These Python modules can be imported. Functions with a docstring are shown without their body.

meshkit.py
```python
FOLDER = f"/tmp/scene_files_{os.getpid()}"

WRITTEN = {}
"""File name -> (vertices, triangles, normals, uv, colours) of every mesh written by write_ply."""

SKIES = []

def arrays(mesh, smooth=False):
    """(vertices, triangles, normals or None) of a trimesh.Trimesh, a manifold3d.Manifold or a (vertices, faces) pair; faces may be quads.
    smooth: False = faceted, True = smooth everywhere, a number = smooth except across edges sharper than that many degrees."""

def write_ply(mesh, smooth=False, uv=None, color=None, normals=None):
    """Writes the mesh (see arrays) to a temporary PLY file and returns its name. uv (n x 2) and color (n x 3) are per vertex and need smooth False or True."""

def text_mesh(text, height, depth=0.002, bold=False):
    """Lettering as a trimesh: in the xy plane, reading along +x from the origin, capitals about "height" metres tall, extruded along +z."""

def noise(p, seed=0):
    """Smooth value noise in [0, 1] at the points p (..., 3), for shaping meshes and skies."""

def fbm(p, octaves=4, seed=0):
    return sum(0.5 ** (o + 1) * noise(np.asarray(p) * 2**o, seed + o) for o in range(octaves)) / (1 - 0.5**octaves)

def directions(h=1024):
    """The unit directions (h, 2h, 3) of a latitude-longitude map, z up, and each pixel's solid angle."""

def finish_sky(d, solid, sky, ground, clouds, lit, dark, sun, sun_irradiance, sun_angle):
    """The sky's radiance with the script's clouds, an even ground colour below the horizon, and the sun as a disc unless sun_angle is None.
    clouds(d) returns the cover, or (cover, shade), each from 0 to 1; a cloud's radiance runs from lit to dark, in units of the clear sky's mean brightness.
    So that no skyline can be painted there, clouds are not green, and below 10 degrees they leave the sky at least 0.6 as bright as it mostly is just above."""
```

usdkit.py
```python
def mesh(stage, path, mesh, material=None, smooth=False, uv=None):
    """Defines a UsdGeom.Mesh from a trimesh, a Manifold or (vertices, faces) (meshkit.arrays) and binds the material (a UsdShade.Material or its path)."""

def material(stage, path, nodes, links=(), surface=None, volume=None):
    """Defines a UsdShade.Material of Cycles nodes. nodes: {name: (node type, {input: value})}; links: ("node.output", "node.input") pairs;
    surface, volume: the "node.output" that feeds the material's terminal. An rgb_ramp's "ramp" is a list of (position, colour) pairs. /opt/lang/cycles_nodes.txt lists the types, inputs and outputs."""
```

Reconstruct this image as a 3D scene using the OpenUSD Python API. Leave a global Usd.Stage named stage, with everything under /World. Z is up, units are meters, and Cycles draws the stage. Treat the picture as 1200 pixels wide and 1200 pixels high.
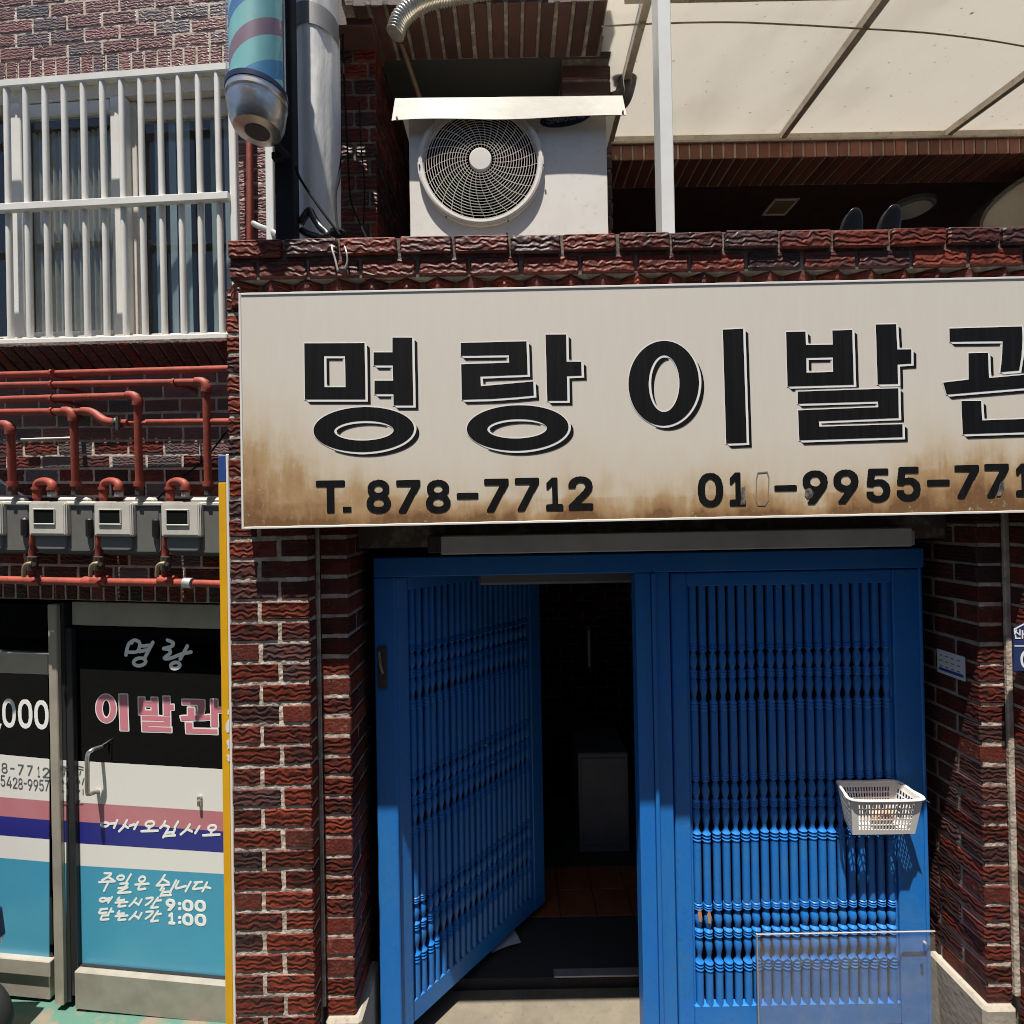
import math, random
import numpy as np, trimesh, shapely
from shapely import affinity
from shapely.geometry import Polygon, LineString, Point, box as sbox
from shapely.ops import unary_union
import usdkit, meshkit
from pxr import Usd, UsdGeom, UsdLux, UsdShade, Gf, Sdf

random.seed(7)
RN = np.random.default_rng(11)
stage = Usd.Stage.CreateInMemory()
UsdGeom.SetStageUpAxis(stage, UsdGeom.Tokens.z)
UsdGeom.SetStageMetersPerUnit(stage, 1.0)
UsdGeom.Xform.Define(stage, '/World')
UsdGeom.Scope.Define(stage, '/World/Looks')

# ---------------------------------------------------------------- camera, sky, sun
EYE = np.array([0.0, 0.0, 2.65])
ROLL, PITCH = 0.018, math.radians(0.45)
EXPOSURE = 0.98
SUN_TO = np.array([-0.34, -1.0, 4.0]); SUN_TO /= np.linalg.norm(SUN_TO)
SUN_I, SKY_I = 1.25, 0.05


def ray(px, py):
    r, u = (px - 600) / 600.0, (600 - py) / 600.0
    x, z = r * math.cos(ROLL) + u * math.sin(ROLL), -r * math.sin(ROLL) + u * math.cos(ROLL)
    return np.array([x, math.cos(PITCH) - z * math.sin(PITCH), z * math.cos(PITCH) + math.sin(PITCH)])


right = ray(1200, 600) - ray(600, 600)
up = ray(600, 0) - ray(600, 600)
back = -ray(600, 600)
cam = UsdGeom.Camera.Define(stage, '/World/camera')
mm = np.eye(4)
mm[0, :3], mm[1, :3], mm[2, :3], mm[3, :3] = right, up, back, EYE
cam.AddTransformOp().Set(Gf.Matrix4d(*mm.ravel().tolist()))
cam.CreateFocalLengthAttr(18.0)
cam.CreateHorizontalApertureAttr(36.0)
cam.CreateVerticalApertureAttr(36.0)
cam.CreateClippingRangeAttr(Gf.Vec2f(0.05, 500))
cam.CreateExposureAttr(EXPOSURE)

el, rot = math.asin(SUN_TO[2]), math.atan2(SUN_TO[0], SUN_TO[1])
skym = usdkit.material(stage, '/World/Looks/sky_light', {
    's': ('sky_texture', {'sky_type': 'single_scattering', 'sun_disc': False, 'sun_elevation': el, 'sun_rotation': rot, 'altitude': 60.0, 'aerosol_density': 1.4}),
    'b': ('background_shader', {'strength': SKY_I})}, [('s.color', 'b.color')], surface='b.background')
dome = UsdLux.DomeLight.Define(stage, '/World/sky')
UsdShade.MaterialBindingAPI.Apply(dome.GetPrim()).Bind(skym)
dome.GetPrim().SetCustomDataByKey('kind', 'structure')
sun = UsdLux.DistantLight.Define(stage, '/World/sun')
sun.CreateIntensityAttr(SUN_I)
sun.CreateAngleAttr(0.53)
sun.CreateNormalizeAttr(True)
sun.CreateColorAttr(Gf.Vec3f(1.0, 0.95, 0.87))
zax = SUN_TO
xax = np.cross([0, 1, 0], zax); xax /= np.linalg.norm(xax)
yax = np.cross(zax, xax)
sm = np.eye(4); sm[0, :3], sm[1, :3], sm[2, :3] = xax, yax, zax
sun.AddTransformOp().Set(Gf.Matrix4d(*sm.ravel().tolist()))


# ---------------------------------------------------------------- frames
class Frame:
    """A plane with u to the right, v up and w outwards, towards the street."""

    def __init__(s, O, U, V):
        s.O, s.U, s.V = (np.array(a, float) for a in (O, U, V))
        n = np.cross(s.U, s.V); s.N = n / np.linalg.norm(n)

    def uv(s, px, py, w=0.0):
        d = ray(px, py)
        a = np.linalg.solve(np.stack([s.U, s.V, -d], 1), EYE - s.O - w * s.N)
        return a[0], a[1]

    def put(s, v):
        v = np.asarray(v, float)
        return s.O + v[:, :1] * s.U + v[:, 1:2] * s.V + v[:, 2:3] * s.N


WORLD = Frame([0, 0, 0], [1, 0, 0], [0, 1, 0])                 # u=x v=y w=z
FR = Frame([0, 1.9, 2.65], [1, 0, 0], [0, 0, 1])               # face of the gate pillars
_t = ray(130, 600)
LU = np.array([0.9957, -0.089, -0.0240])
LF = Frame(EYE + _t / _t[1] * 2.72, LU, [-0.008, 0, 1.0])      # face of the left house
LF.O[2] = 2.65


def fx(px, py, w=0.0): return FR.uv(px, py, w)[0]
def fz(px, py, w=0.0): return FR.uv(px, py, w)[1]
def lx(px, py, w=0.0): return LF.uv(px, py, w)[0]
def lz(px, py, w=0.0): return LF.uv(px, py, w)[1]


# ---------------------------------------------------------------- meshes (vertices, triangles)
def _cb():
    size, c, P = (4.0, 3.0, 2.0), 0.4, []
    for sx in (0, 1):
        for sy in (0, 1):
            for sz in (0, 1):
                for k in range(3):
                    P.append([(1 if (sx, sy, sz)[i] else -1) * (size[i] / 2 - (0 if i == k else c)) for i in range(3)])
    P = np.array(P)
    h = trimesh.convex.convex_hull(P)
    idx = [int(np.argmin(((P - v) ** 2).sum(1))) for v in h.vertices]
    return np.array(idx)[h.faces]


CBF = _cb()


def cbox(u0, u1, v0, v1, w0, w1, c=0.003):
    lo, hi = np.array([min(u0, u1), min(v0, v1), min(w0, w1)]), np.array([max(u0, u1), max(v0, v1), max(w0, w1)])
    c = min(c, 0.45 * (hi - lo).min())
    P = []
    for sx in (0, 1):
        for sy in (0, 1):
            for sz in (0, 1):
                for k in range(3):
                    P.append([(hi[i] - (0 if i == k else c)) if (sx, sy, sz)[i] else (lo[i] + (0 if i == k else c)) for i in range(3)])
    return np.array(P), CBF


def bx(u0, u1, v0, v1, w0, w1):
    m = trimesh.creation.box([abs(u1 - u0), abs(v1 - v0), abs(w1 - w0)])
    return m.vertices + np.array([(u0 + u1) / 2, (v0 + v1) / 2, (w0 + w1) / 2]), m.faces


def cat(*ms):
    V, F, n = [], [], 0
    for m in ms:
        v, f = (m.vertices, m.faces) if hasattr(m, 'vertices') else m
        V.append(np.asarray(v)); F.append(np.asarray(f) + n); n += len(v)
    return np.vstack(V), np.vstack(F)


def tube(pts, r, seg=10, caps=True):
    P = np.array(pts, float); n = len(P)
    R = np.full(n, r) if np.ndim(r) == 0 else np.array(r)
    T = np.gradient(P, axis=0); T /= np.linalg.norm(T, axis=1)[:, None] + 1e-12
    a = np.array([0, 0, 1.0]) if abs(T[0][2]) < 0.9 else np.array([1.0, 0, 0])
    A = np.cross(T[0], a); A /= np.linalg.norm(A)
    V = []
    for i in range(n):
        A = A - T[i] * A.dot(T[i]); A /= np.linalg.norm(A)
        B = np.cross(T[i], A)
        for k in range(seg):
            t = 2 * math.pi * k / seg
            V.append(P[i] + R[i] * (math.cos(t) * A + math.sin(t) * B))
    F = []
    for i in range(n - 1):
        for k in range(seg):
            a0, a1 = i * seg + k, i * seg + (k + 1) % seg
            F += [[a0, a1, a1 + seg], [a0, a1 + seg, a0 + seg]]
    if caps:
        V += [P[0], P[-1]]
        for k in range(seg):
            F += [[len(V) - 2, (k + 1) % seg, k], [len(V) - 1, (n - 1) * seg + k, (n - 1) * seg + (k + 1) % seg]]
    return np.array(V), np.array(F)


def smooth_path(pts, n=8):
    P = np.array(pts, float)
    P = np.vstack([2 * P[0] - P[1], P, 2 * P[-1] - P[-2]])
    out = []
    for i in range(1, len(P) - 2):
        for k in range(n):
            t = k / n
            out.append(0.5 * (2 * P[i] + (P[i + 1] - P[i - 1]) * t + (2 * P[i - 1] - 5 * P[i] + 4 * P[i + 1] - P[i + 2]) * t * t + (3 * P[i] - P[i - 1] - 3 * P[i + 1] + P[i + 2]) * t ** 3))
    out.append(P[-2])
    return np.array(out)


def lathe(prof, c=(0, 0, 0), axis=1, seg=14):
    """prof: (height, radius) rows along the axis (0 u, 1 v, 2 w)."""
    ring = [[], []]
    V = []
    for h, r in prof:
        for k in range(seg):
            t = 2 * math.pi * k / seg
            q = [r * math.cos(t), r * math.sin(t)]
            p = [0, 0, 0]; o = [i for i in range(3) if i != axis]
            p[axis] = h; p[o[0]], p[o[1]] = q
            V.append(np.add(p, c))
    F = []
    n = len(prof)
    for i in range(n - 1):
        for k in range(seg):
            a, b = i * seg + k, i * seg + (k + 1) % seg
            F += [[a, b, b + seg], [a, b + seg, a + seg]]
    V = np.array(V)
    for i, s in ((0, 1), (n - 1, -1)):
        V = np.vstack([V, V[i * seg:(i + 1) * seg].mean(0)])
        for k in range(seg):
            t = [len(V) - 1, i * seg + k, i * seg + (k + 1) % seg]
            F.append(t[::-1] if s > 0 else t)
    m = trimesh.Trimesh(V, F, process=False)
    if m.volume < 0: m.invert()
    return m.vertices, m.faces


def prism(poly, w0, w1):
    ms = []
    for g in getattr(poly, 'geoms', [poly]):
        if g.geom_type != 'Polygon' or g.area < 1e-9: continue
        m = trimesh.creation.extrude_polygon(g, w1 - w0, engine='earcut')
        ms.append((m.vertices + [0, 0, w0], m.faces))
    return cat(*ms)


def torus(R, r, c, seg=48, s2=6, bulge=0.0):
    V, F = [], []
    for i in range(seg):
        a = 2 * math.pi * i / seg
        for k in range(s2):
            b = 2 * math.pi * k / s2
            V.append([c[0] + (R + r * math.cos(b)) * math.cos(a), c[1] + (R + r * math.cos(b)) * math.sin(a), c[2] + r * math.sin(b)])
    for i in range(seg):
        for k in range(s2):
            a, b = i * s2 + k, i * s2 + (k + 1) % s2
            c2, d = ((i + 1) % seg) * s2 + k, ((i + 1) % seg) * s2 + (k + 1) % s2
            F += [[a, c2, d], [a, d, b]]
    return np.array(V), np.array(F)


def grid(us, vs, fn):
    """Sheet over us x vs; fn(u, v) -> (u, v, w)."""
    V = np.array([fn(u, v) for v in vs for u in us]); n = len(us); F = []
    for j in range(len(vs) - 1):
        for i in range(n - 1):
            a = j * n + i
            F += [[a, a + 1, a + n + 1], [a, a + n + 1, a + n]]
    return V, np.array(F)


# ---------------------------------------------------------------- materials
MATS = {}


def mat(name, col, rough=0.5, col2=None, ns=12.0, lo=0.4, hi=0.65, bump=0.0, bs=80.0, bd=0.002, metal=0.0, spec=0.5, coat=0.0, wave=0.0, rnd=0.0, dirt=None, wscale=17.0, stretch=None):
    if name in MATS: return MATS[name]
    N = {'tc': ('texture_coordinate', {}), 'p': ('principled_bsdf', {'base_color': col, 'roughness': rough, 'metallic': metal, 'specular_ior_level': spec, 'coat_weight': coat, 'coat_roughness': 0.15})}
    Lk, cur, vec = [], None, 'tc.object'
    if stretch:
        N['mp'] = ('mapping', {'scale': stretch}); Lk.append(('tc.object', 'mp.vector')); vec = 'mp.vector'
    if col2 is not None:
        N['n1'] = ('noise_texture', {'scale': ns, 'detail': 5.0, 'roughness': 0.62})
        N['r1'] = ('rgb_ramp', {'ramp': [(0.0, (0, 0, 0)), (lo, (0, 0, 0)), (hi, (1, 1, 1)), (1.0, (1, 1, 1))]})
        N['m1'] = ('mix_color', {'a': col, 'b': col2})
        Lk += [(vec, 'n1.vector'), ('n1.fac', 'r1.fac'), ('r1.color', 'm1.fac'), ('m1.result', 'p.base_color')]
        cur = 'm1.result'
    if dirt is not None:                                   # small specks of grime with their own shape
        N['n3'] = ('noise_texture', {'scale': 45.0, 'detail': 6.0, 'roughness': 0.7})
        N['r3'] = ('rgb_ramp', {'ramp': [(0.0, (0, 0, 0)), (0.56, (0, 0, 0)), (0.72, (0.8, 0.8, 0.8)), (1.0, (1, 1, 1))]})
        N['m3'] = ('mix_color', {'a': col, 'b': dirt})
        Lk += [('tc.object', 'n3.vector'), ('n3.fac', 'r3.fac'), ('r3.color', 'm3.fac'), ('m3.result', 'p.base_color')]
        if cur: Lk = [l for l in Lk if l != (cur, 'p.base_color')] + [(cur, 'm3.a')]
        cur = 'm3.result'
    if rnd:
        N['oi'] = ('object_info', {})
        N['ra'] = ('rgb_ramp', {'ramp': [(0.0, (1 - rnd,) * 3), (0.5, (1, 1 - rnd * .2, 1 - rnd * .3)), (1.0, (1 + rnd,) * 3)]})
        N['mr'] = ('mix_color', {'blend_type': 'multiply', 'fac': 1.0, 'a': col, 'use_clamp': False})
        Lk += [('oi.random', 'ra.fac'), ('ra.color', 'mr.b')]
        if cur: Lk = [l for l in Lk if l != (cur, 'p.base_color')] + [(cur, 'mr.a')]
        Lk.append(('mr.result', 'p.base_color'))
    if wave or bump:
        N['b'] = ('bump', {'strength': 1.0, 'distance': bd})
        if bump:
            N['n2'] = ('noise_texture', {'scale': bs, 'detail': 4.0})
            N['mb'] = ('math', {'math_type': 'multiply', 'value2': bump})
            Lk += [(vec, 'n2.vector'), ('n2.fac', 'mb.value1')]
            h = 'mb.value'
        if wave:
            N['w'] = ('wave_texture', {'bands_direction': 'z', 'scale': wscale, 'distortion': 6.5, 'detail': 1.5, 'detail_scale': 2.2, 'detail_roughness': 0.4})
            N['mw'] = ('math', {'math_type': 'multiply', 'value2': wave})
            Lk += [('tc.object', 'w.vector'), ('w.fac', 'mw.value1')]
            if bump:
                N['ad'] = ('math', {'math_type': 'add'}); Lk += [('mw.value', 'ad.value1'), (h, 'ad.value2')]; h = 'ad.value'
            else: h = 'mw.value'
        Lk += [(h, 'b.height'), ('b.normal', 'p.normal')]
    MATS[name] = usdkit.material(stage, '/World/Looks/' + name, N, Lk, surface='p.BSDF')
    return MATS[name]


def pane_mat(name, tint=(0.93, 0.95, 0.94), f0=.04, rough=0.01):
    """Thin glass: see-through, mirroring more at grazing angles."""
    return usdkit.material(stage, '/World/Looks/' + name, {
        't': ('transparent_bsdf', {'color': tint}), 'g': ('glossy_bsdf', {'color': (1, 1, 1), 'roughness': rough}),
        'f': ('layer_weight', {'blend': 0.5}), 'pw': ('math', {'math_type': 'power', 'value2': 5.0}), 'ma': ('math', {'math_type': 'multiply_add', 'value2': 1 - f0, 'value3': f0}), 'm': ('mix_closure', {})},
        [('f.facing', 'pw.value1'), ('pw.value', 'ma.value1'), ('ma.value', 'm.fac'), ('t.BSDF', 'm.closure1'), ('g.BSDF', 'm.closure2')], surface='m.closure')


RED = mat('glazed_red_brick', (0.135, 0.027, 0.0155), 0.5, (0.07, 0.018, 0.013), 22, 0.42, 0.62, wave=1.0, bd=0.0024, bump=0.7, bs=110, rnd=0.3, spec=0.16, wscale=14.0)
RED2 = mat('glazed_oxblood_brick', (0.10, 0.022, 0.015), 0.5, (0.045, 0.018, 0.017), 16, 0.42, 0.6, wave=1.0, bd=0.0024, bump=0.7, bs=110, rnd=0.3, spec=0.16, wscale=14.0)
PLAINB = mat('smooth_red_brick', (0.13, 0.027, 0.0165), 0.6, (0.075, 0.019, 0.014), 28, bump=1.0, bs=90, bd=0.003, rnd=0.3, spec=.3, dirt=(.2, .15, .12))
BURNT = mat('burnt_dark_brick', (0.045, 0.027, 0.027), 0.46, (0.07, 0.024, 0.02), 12, wave=0.7, bd=0.004, bump=0.4, bs=70, rnd=0.3, spec=0.16, wscale=14.0)
BRICKS = [RED, RED, RED, RED, RED2, RED2, BURNT]
HRED = mat('house_red_brick', (0.165, 0.075, 0.065), 0.5, (0.13, 0.055, 0.052), 9, wave=1.0, bd=0.0016, bump=0.4, bs=60, rnd=0.25, wscale=19.0)
HGREY = mat('house_grey_brick', (0.088, 0.076, 0.082), 0.5, (0.12, 0.064, 0.062), 9, wave=1.0, bd=0.0016, bump=0.4, bs=60, rnd=0.25, wscale=19.0)
HBR = [HRED, HRED, HRED, HGREY]
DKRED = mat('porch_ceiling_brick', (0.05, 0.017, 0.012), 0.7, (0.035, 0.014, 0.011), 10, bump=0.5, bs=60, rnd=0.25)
MORT = mat('pale_mortar', (0.50, 0.43, 0.355), 0.95, (0.27, 0.22, 0.17), 17, 0.42, 0.66, bump=1.0, bs=70, bd=0.004, dirt=(0.2, 0.16, 0.13))
MORTJ = mat('shaded_dirty_mortar', (0.24, 0.21, 0.18), 0.95, (0.40, 0.35, 0.29), 15, 0.45, 0.7, bump=1.0, bs=70, bd=0.004, dirt=(0.1, 0.085, 0.07))  # greyer jamb mortar: shade put into the colour, plus real grime
MORTH = mat('house_mortar', (0.52, 0.44, 0.37), 0.95, (0.40, 0.335, 0.275), 20, bump=1.0, bs=70, bd=0.003)
MORTD = mat('weathered_mortar', (0.12, 0.10, 0.082), 0.95, (0.30, 0.255, 0.205), 18, 0.5, 0.72, bump=1.0, bs=60, bd=0.004)
CONC = mat('worn_concrete_floor', (0.155, 0.132, 0.098), 0.9, (0.115, 0.098, 0.073), 7, 0.38, 0.7, bump=0.6, bs=50, bd=0.003, dirt=(0.08, 0.068, 0.05))
CONCV = mat('concrete', (0.33, 0.29, 0.235), 0.9, (0.23, 0.2, 0.16), 7, 0.38, 0.7, bump=0.6, bs=50, bd=0.003, dirt=(0.15, 0.13, 0.10))
ROOFC = mat('dirty_roof_slab', (0.20, 0.185, 0.165), 0.9, (0.13, 0.12, 0.105), 5)
ASPH = mat('asphalt', (0.040, 0.039, 0.038), 0.9, (0.03, 0.03, 0.03), 6, bump=1.0, bs=120, bd=0.004)
BLUE = mat('blue_gate_paint', (0.010, 0.150, 0.50), 0.42, (0.022, 0.165, 0.455), 7, 0.42, 0.68, bump=0.5, bs=35, bd=0.0015, dirt=(0.03, 0.11, 0.30), stretch=(1, 1, .35))
BLUEW = mat('worn_blue_gate_paint', (0.010, 0.155, 0.51), 0.40, (0.024, 0.17, 0.46), 9, 0.42, 0.68, bump=0.5, bs=35, bd=0.0015, dirt=(0.035, 0.10, 0.27))
WOODCHIP = mat('bare_wood_chip', (0.45, 0.22, 0.11), 0.8)
CREAMW = mat('white_enamel_rail', (0.71, 0.695, 0.655), 0.45, (0.64, 0.62, 0.575), 4, bump=0.1, bs=30, bd=0.001)
FRAMEW = mat('cream_window_frame', (0.62, 0.58, 0.50), 0.45, (0.55, 0.50, 0.43), 5)
YEL = mat('yellow_paint', (0.68, 0.36, 0.006), 0.45, (0.62, 0.32, 0.006), 6)
PEEL = mat('peeled_white_paint', (0.66, 0.64, 0.60), 0.7)
DKBLUE = mat('dark_blue_paint', (0.02, 0.06, 0.22), 0.45)
PIPE = mat('red_oxide_pipe', (0.29, 0.056, 0.036), 0.55, (0.20, 0.045, 0.03), 14, bump=0.4, bs=50, bd=0.0015, dirt=(0.10, 0.035, 0.025), spec=.3)
DKIRON = mat('dark_iron', (0.035, 0.03, 0.027), 0.55, (0.06, 0.045, 0.035), 30, bump=0.3)
BRASS = mat('dull_brass_lever', (0.32, 0.25, 0.16), 0.5, metal=0.5)
METB = mat('meter_grey_body', (0.13, 0.126, 0.118), 0.6, (0.105, 0.102, 0.095), 6, spec=.3)
METL = mat('meter_lower_grey', (0.15, 0.155, 0.155), 0.6, (0.125, 0.13, 0.13), 6, spec=.3)
METW = mat('meter_pale_cover', (0.50, 0.475, 0.425), 0.55, (0.43, 0.405, 0.36), 8, dirt=(0.4, 0.36, 0.3))
BLACK = mat('black_plastic', (0.012, 0.012, 0.013), 0.35)
RUBB = mat('black_rubber', (0.014, 0.014, 0.014), 0.65)
LCD = mat('meter_display', (0.008, 0.009, 0.008), 0.12)
STEEL = mat('stainless_steel', (0.47, 0.42, 0.345), 0.33, (0.38, 0.34, 0.28), 5, metal=0.4, bump=0.1, bs=20)
STEELD = mat('dark_door_frame', (0.03, 0.03, 0.032), 0.25, metal=0.3)
CHROME = mat('chrome_cap', (0.56, 0.56, 0.56), 0.27, (0.42, 0.36, 0.28), 9, .45, .6, metal=0.85, bump=.2, bs=30, bd=.001)
ALU = mat('aluminium', (0.52, 0.51, 0.49), 0.42, (0.45, 0.43, 0.40), 8, metal=0.6)
DUCT = mat('corrugated_foil', (0.62, 0.58, 0.50), 0.3, (0.45, 0.41, 0.33), 14, metal=0.7)
POSTD = mat('dark_painted_steel', (0.014, 0.015, 0.018), 0.8, (0.02, 0.02, 0.022), 10, bump=0.3, bs=50, dirt=(0.03, 0.026, 0.024), spec=0.15)
WHITEP = mat('white_post_paint', (0.72, 0.72, 0.70), 0.4, (0.66, 0.66, 0.63), 5)
ACW = mat('outdoor_unit_white', (0.70, 0.66, 0.61), 0.45, (0.64, 0.60, 0.545), 4, bump=0.1, bs=30, bd=0.001, dirt=(0.55, 0.49, 0.42))
CREAMS = mat('cream_sheet_metal', (0.82, 0.78, 0.68), 0.5, (0.78, 0.73, 0.62), 5, bump=0.3, bs=14, bd=0.004)
GRIL = mat('grille_wire', (0.62, 0.59, 0.54), 0.4)
NAVY = mat('navy_badge', (0.012, 0.018, 0.07), 0.3)
GREYT = mat('grey_badge_letter', (0.18, 0.2, 0.25), 0.4)
PLAST = mat('white_basket_plastic', (0.72, 0.69, 0.64), 0.35)
SKYB = mat('sky_blue_film', (0.055, 0.27, 0.42), 0.3, (0.06, 0.29, 0.42), 3)
NAVYF = mat('navy_film', (0.022, 0.022, 0.19), 0.3)
PINKF = mat('pink_film', (0.47, 0.185, 0.21), 0.3, (0.43, 0.14, 0.16), 4, 0.35, 0.75)
WHITEF = mat('white_film', (0.68, 0.655, 0.61), 0.35)
REDINK = mat('pink_lettering', (0.56, 0.19, 0.235), 0.4)
WHITET = mat('white_lettering', (0.78, 0.77, 0.74), 0.4)
SILVT = mat('silver_lettering', (0.84, 0.84, 0.83), 0.35)
GREYINK = mat('grey_lettering', (0.10, 0.10, 0.11), 0.5)
FADED = mat('faded_lettering', (0.22, 0.19, 0.16), 0.6)
BLACKINK = mat('black_lettering', (0.007, 0.0072, 0.008), 0.5, (0.012, 0.012, 0.013), 3, 0.4, 0.7, spec=0.1, stretch=(30, 30, 1))
BLINK = mat('blue_lettering', (0.03, 0.06, 0.28), 0.5)
PAPER = mat('paper', (0.62, 0.63, 0.66), 0.7)
BLACKC = mat('black_cable', (0.012, 0.012, 0.012), 0.9, spec=.08)
WHITEC = mat('white_cable', (0.55, 0.53, 0.5), 0.5)
CURT = mat('beige_curtain', (0.36, 0.345, 0.31), 0.9, (0.30, 0.285, 0.255), 6)
CURTB = mat('pale_blue_curtain', (0.62, 0.74, 0.80), 0.9, (0.55, 0.67, 0.74), 6)
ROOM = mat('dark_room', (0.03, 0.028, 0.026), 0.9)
CEIL = mat('brown_board_ceiling', (0.075, 0.03, 0.02), 0.7, (0.055, 0.024, 0.017), 8)
CREAMP = mat('cream_plaster', (0.42, 0.37, 0.29), 0.85, (0.36, 0.31, 0.24), 5)
GREYP = mat('grey_panel', (0.20, 0.20, 0.205), 0.6, (0.17, 0.17, 0.17), 6)
MATM = mat('dark_floor_mat', (0.04, 0.038, 0.036), 0.9, bump=1.0, bs=140, bd=0.004)
ORNG = mat('orange_floor_tile', (0.28, 0.085, 0.03), 0.6, (0.2, 0.06, 0.025), 8)
GREEN = mat('green_floor_paint', (0.055, 0.135, 0.10), 0.75, (0.165, 0.13, 0.092), 3.4, 0.53, 0.61, bump=0.4, bs=60, dirt=(0.10, 0.12, 0.09))
SCOOT = mat('dark_blue_scooter_paint', (0.008, 0.022, 0.09), 0.25, coat=0.5)
SHOE = mat('dark_shoe_rubber', (0.010, 0.012, 0.017), 0.8, spec=.2)
RAFT = mat('weathered_canopy_frame', (0.52, 0.45, 0.36), 0.55, (0.42, 0.355, 0.275), 10, metal=0.2, dirt=(0.09, 0.07, 0.05))
LAMPG = mat('frosted_lamp_cover', (0.85, 0.76, 0.62), 0.4)
WRAP = mat('wrinkled_plastic_wrap', (0.66, 0.65, 0.63), 0.38, (0.54, 0.53, 0.51), 5, 0.35, 0.7, bump=1.0, bs=9, bd=0.006, stretch=(2.2, 2.2, 0.45), coat=0.2)
TAPE = mat('grey_wrap_band', (0.19, 0.18, 0.185), 0.5, (0.14, 0.135, 0.14), 9)
GLASS = pane_mat('clear_window_glass')
GLASSD = pane_mat('dark_tinted_glass', (0.16, 0.16, 0.16))
TUBE = pane_mat('acrylic_tube', (0.95, 0.98, 0.98), .05, 0.12)
FACADE = mat('street_plaster', (0.085, 0.065, 0.055), 0.9, (0.065, 0.05, 0.043), 1.5)
DARKWIN = mat('dark_window', (0.02, 0.022, 0.025), 0.2)

# translucent roofing: lets daylight through
TRANS = usdkit.material(stage, '/World/Looks/translucent_roofing', {
    'tc': ('texture_coordinate', {}), 'mp': ('mapping', {'scale': (1.0, .35, 1.0)}), 'n': ('noise_texture', {'scale': 2.2, 'detail': 6.0, 'roughness': .6}),
    'n2': ('noise_texture', {'scale': 38.0, 'detail': 3.0}), 'r2': ('rgb_ramp', {'ramp': [(0.0, (0, 0, 0)), (.70, (0, 0, 0)), (.76, (1, 1, 1)), (1.0, (1, 1, 1))]}),
    'r': ('rgb_ramp', {'ramp': [(0.0, (.735, .71, .665)), (.5, (.71, .685, .637)), (.75, (.64, .612, .56)), (1.0, (.60, .57, .515))]}),
    'mx': ('mix_color', {'b': (.22, .18, .13)}),
    't': ('translucent_bsdf', {}), 'd': ('principled_bsdf', {'roughness': 0.3}), 'm': ('mix_closure', {'fac': 0.45})},
    [('tc.object', 'mp.vector'), ('mp.vector', 'n.vector'), ('n.fac', 'r.fac'), ('r.color', 'mx.a'), ('tc.object', 'n2.vector'), ('n2.fac', 'r2.fac'), ('r2.color', 'mx.fac'),
     ('mx.result', 't.color'), ('mx.result', 'd.base_color'), ('t.BSDF', 'm.closure1'), ('d.BSDF', 'm.closure2')], surface='m.closure')
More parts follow.
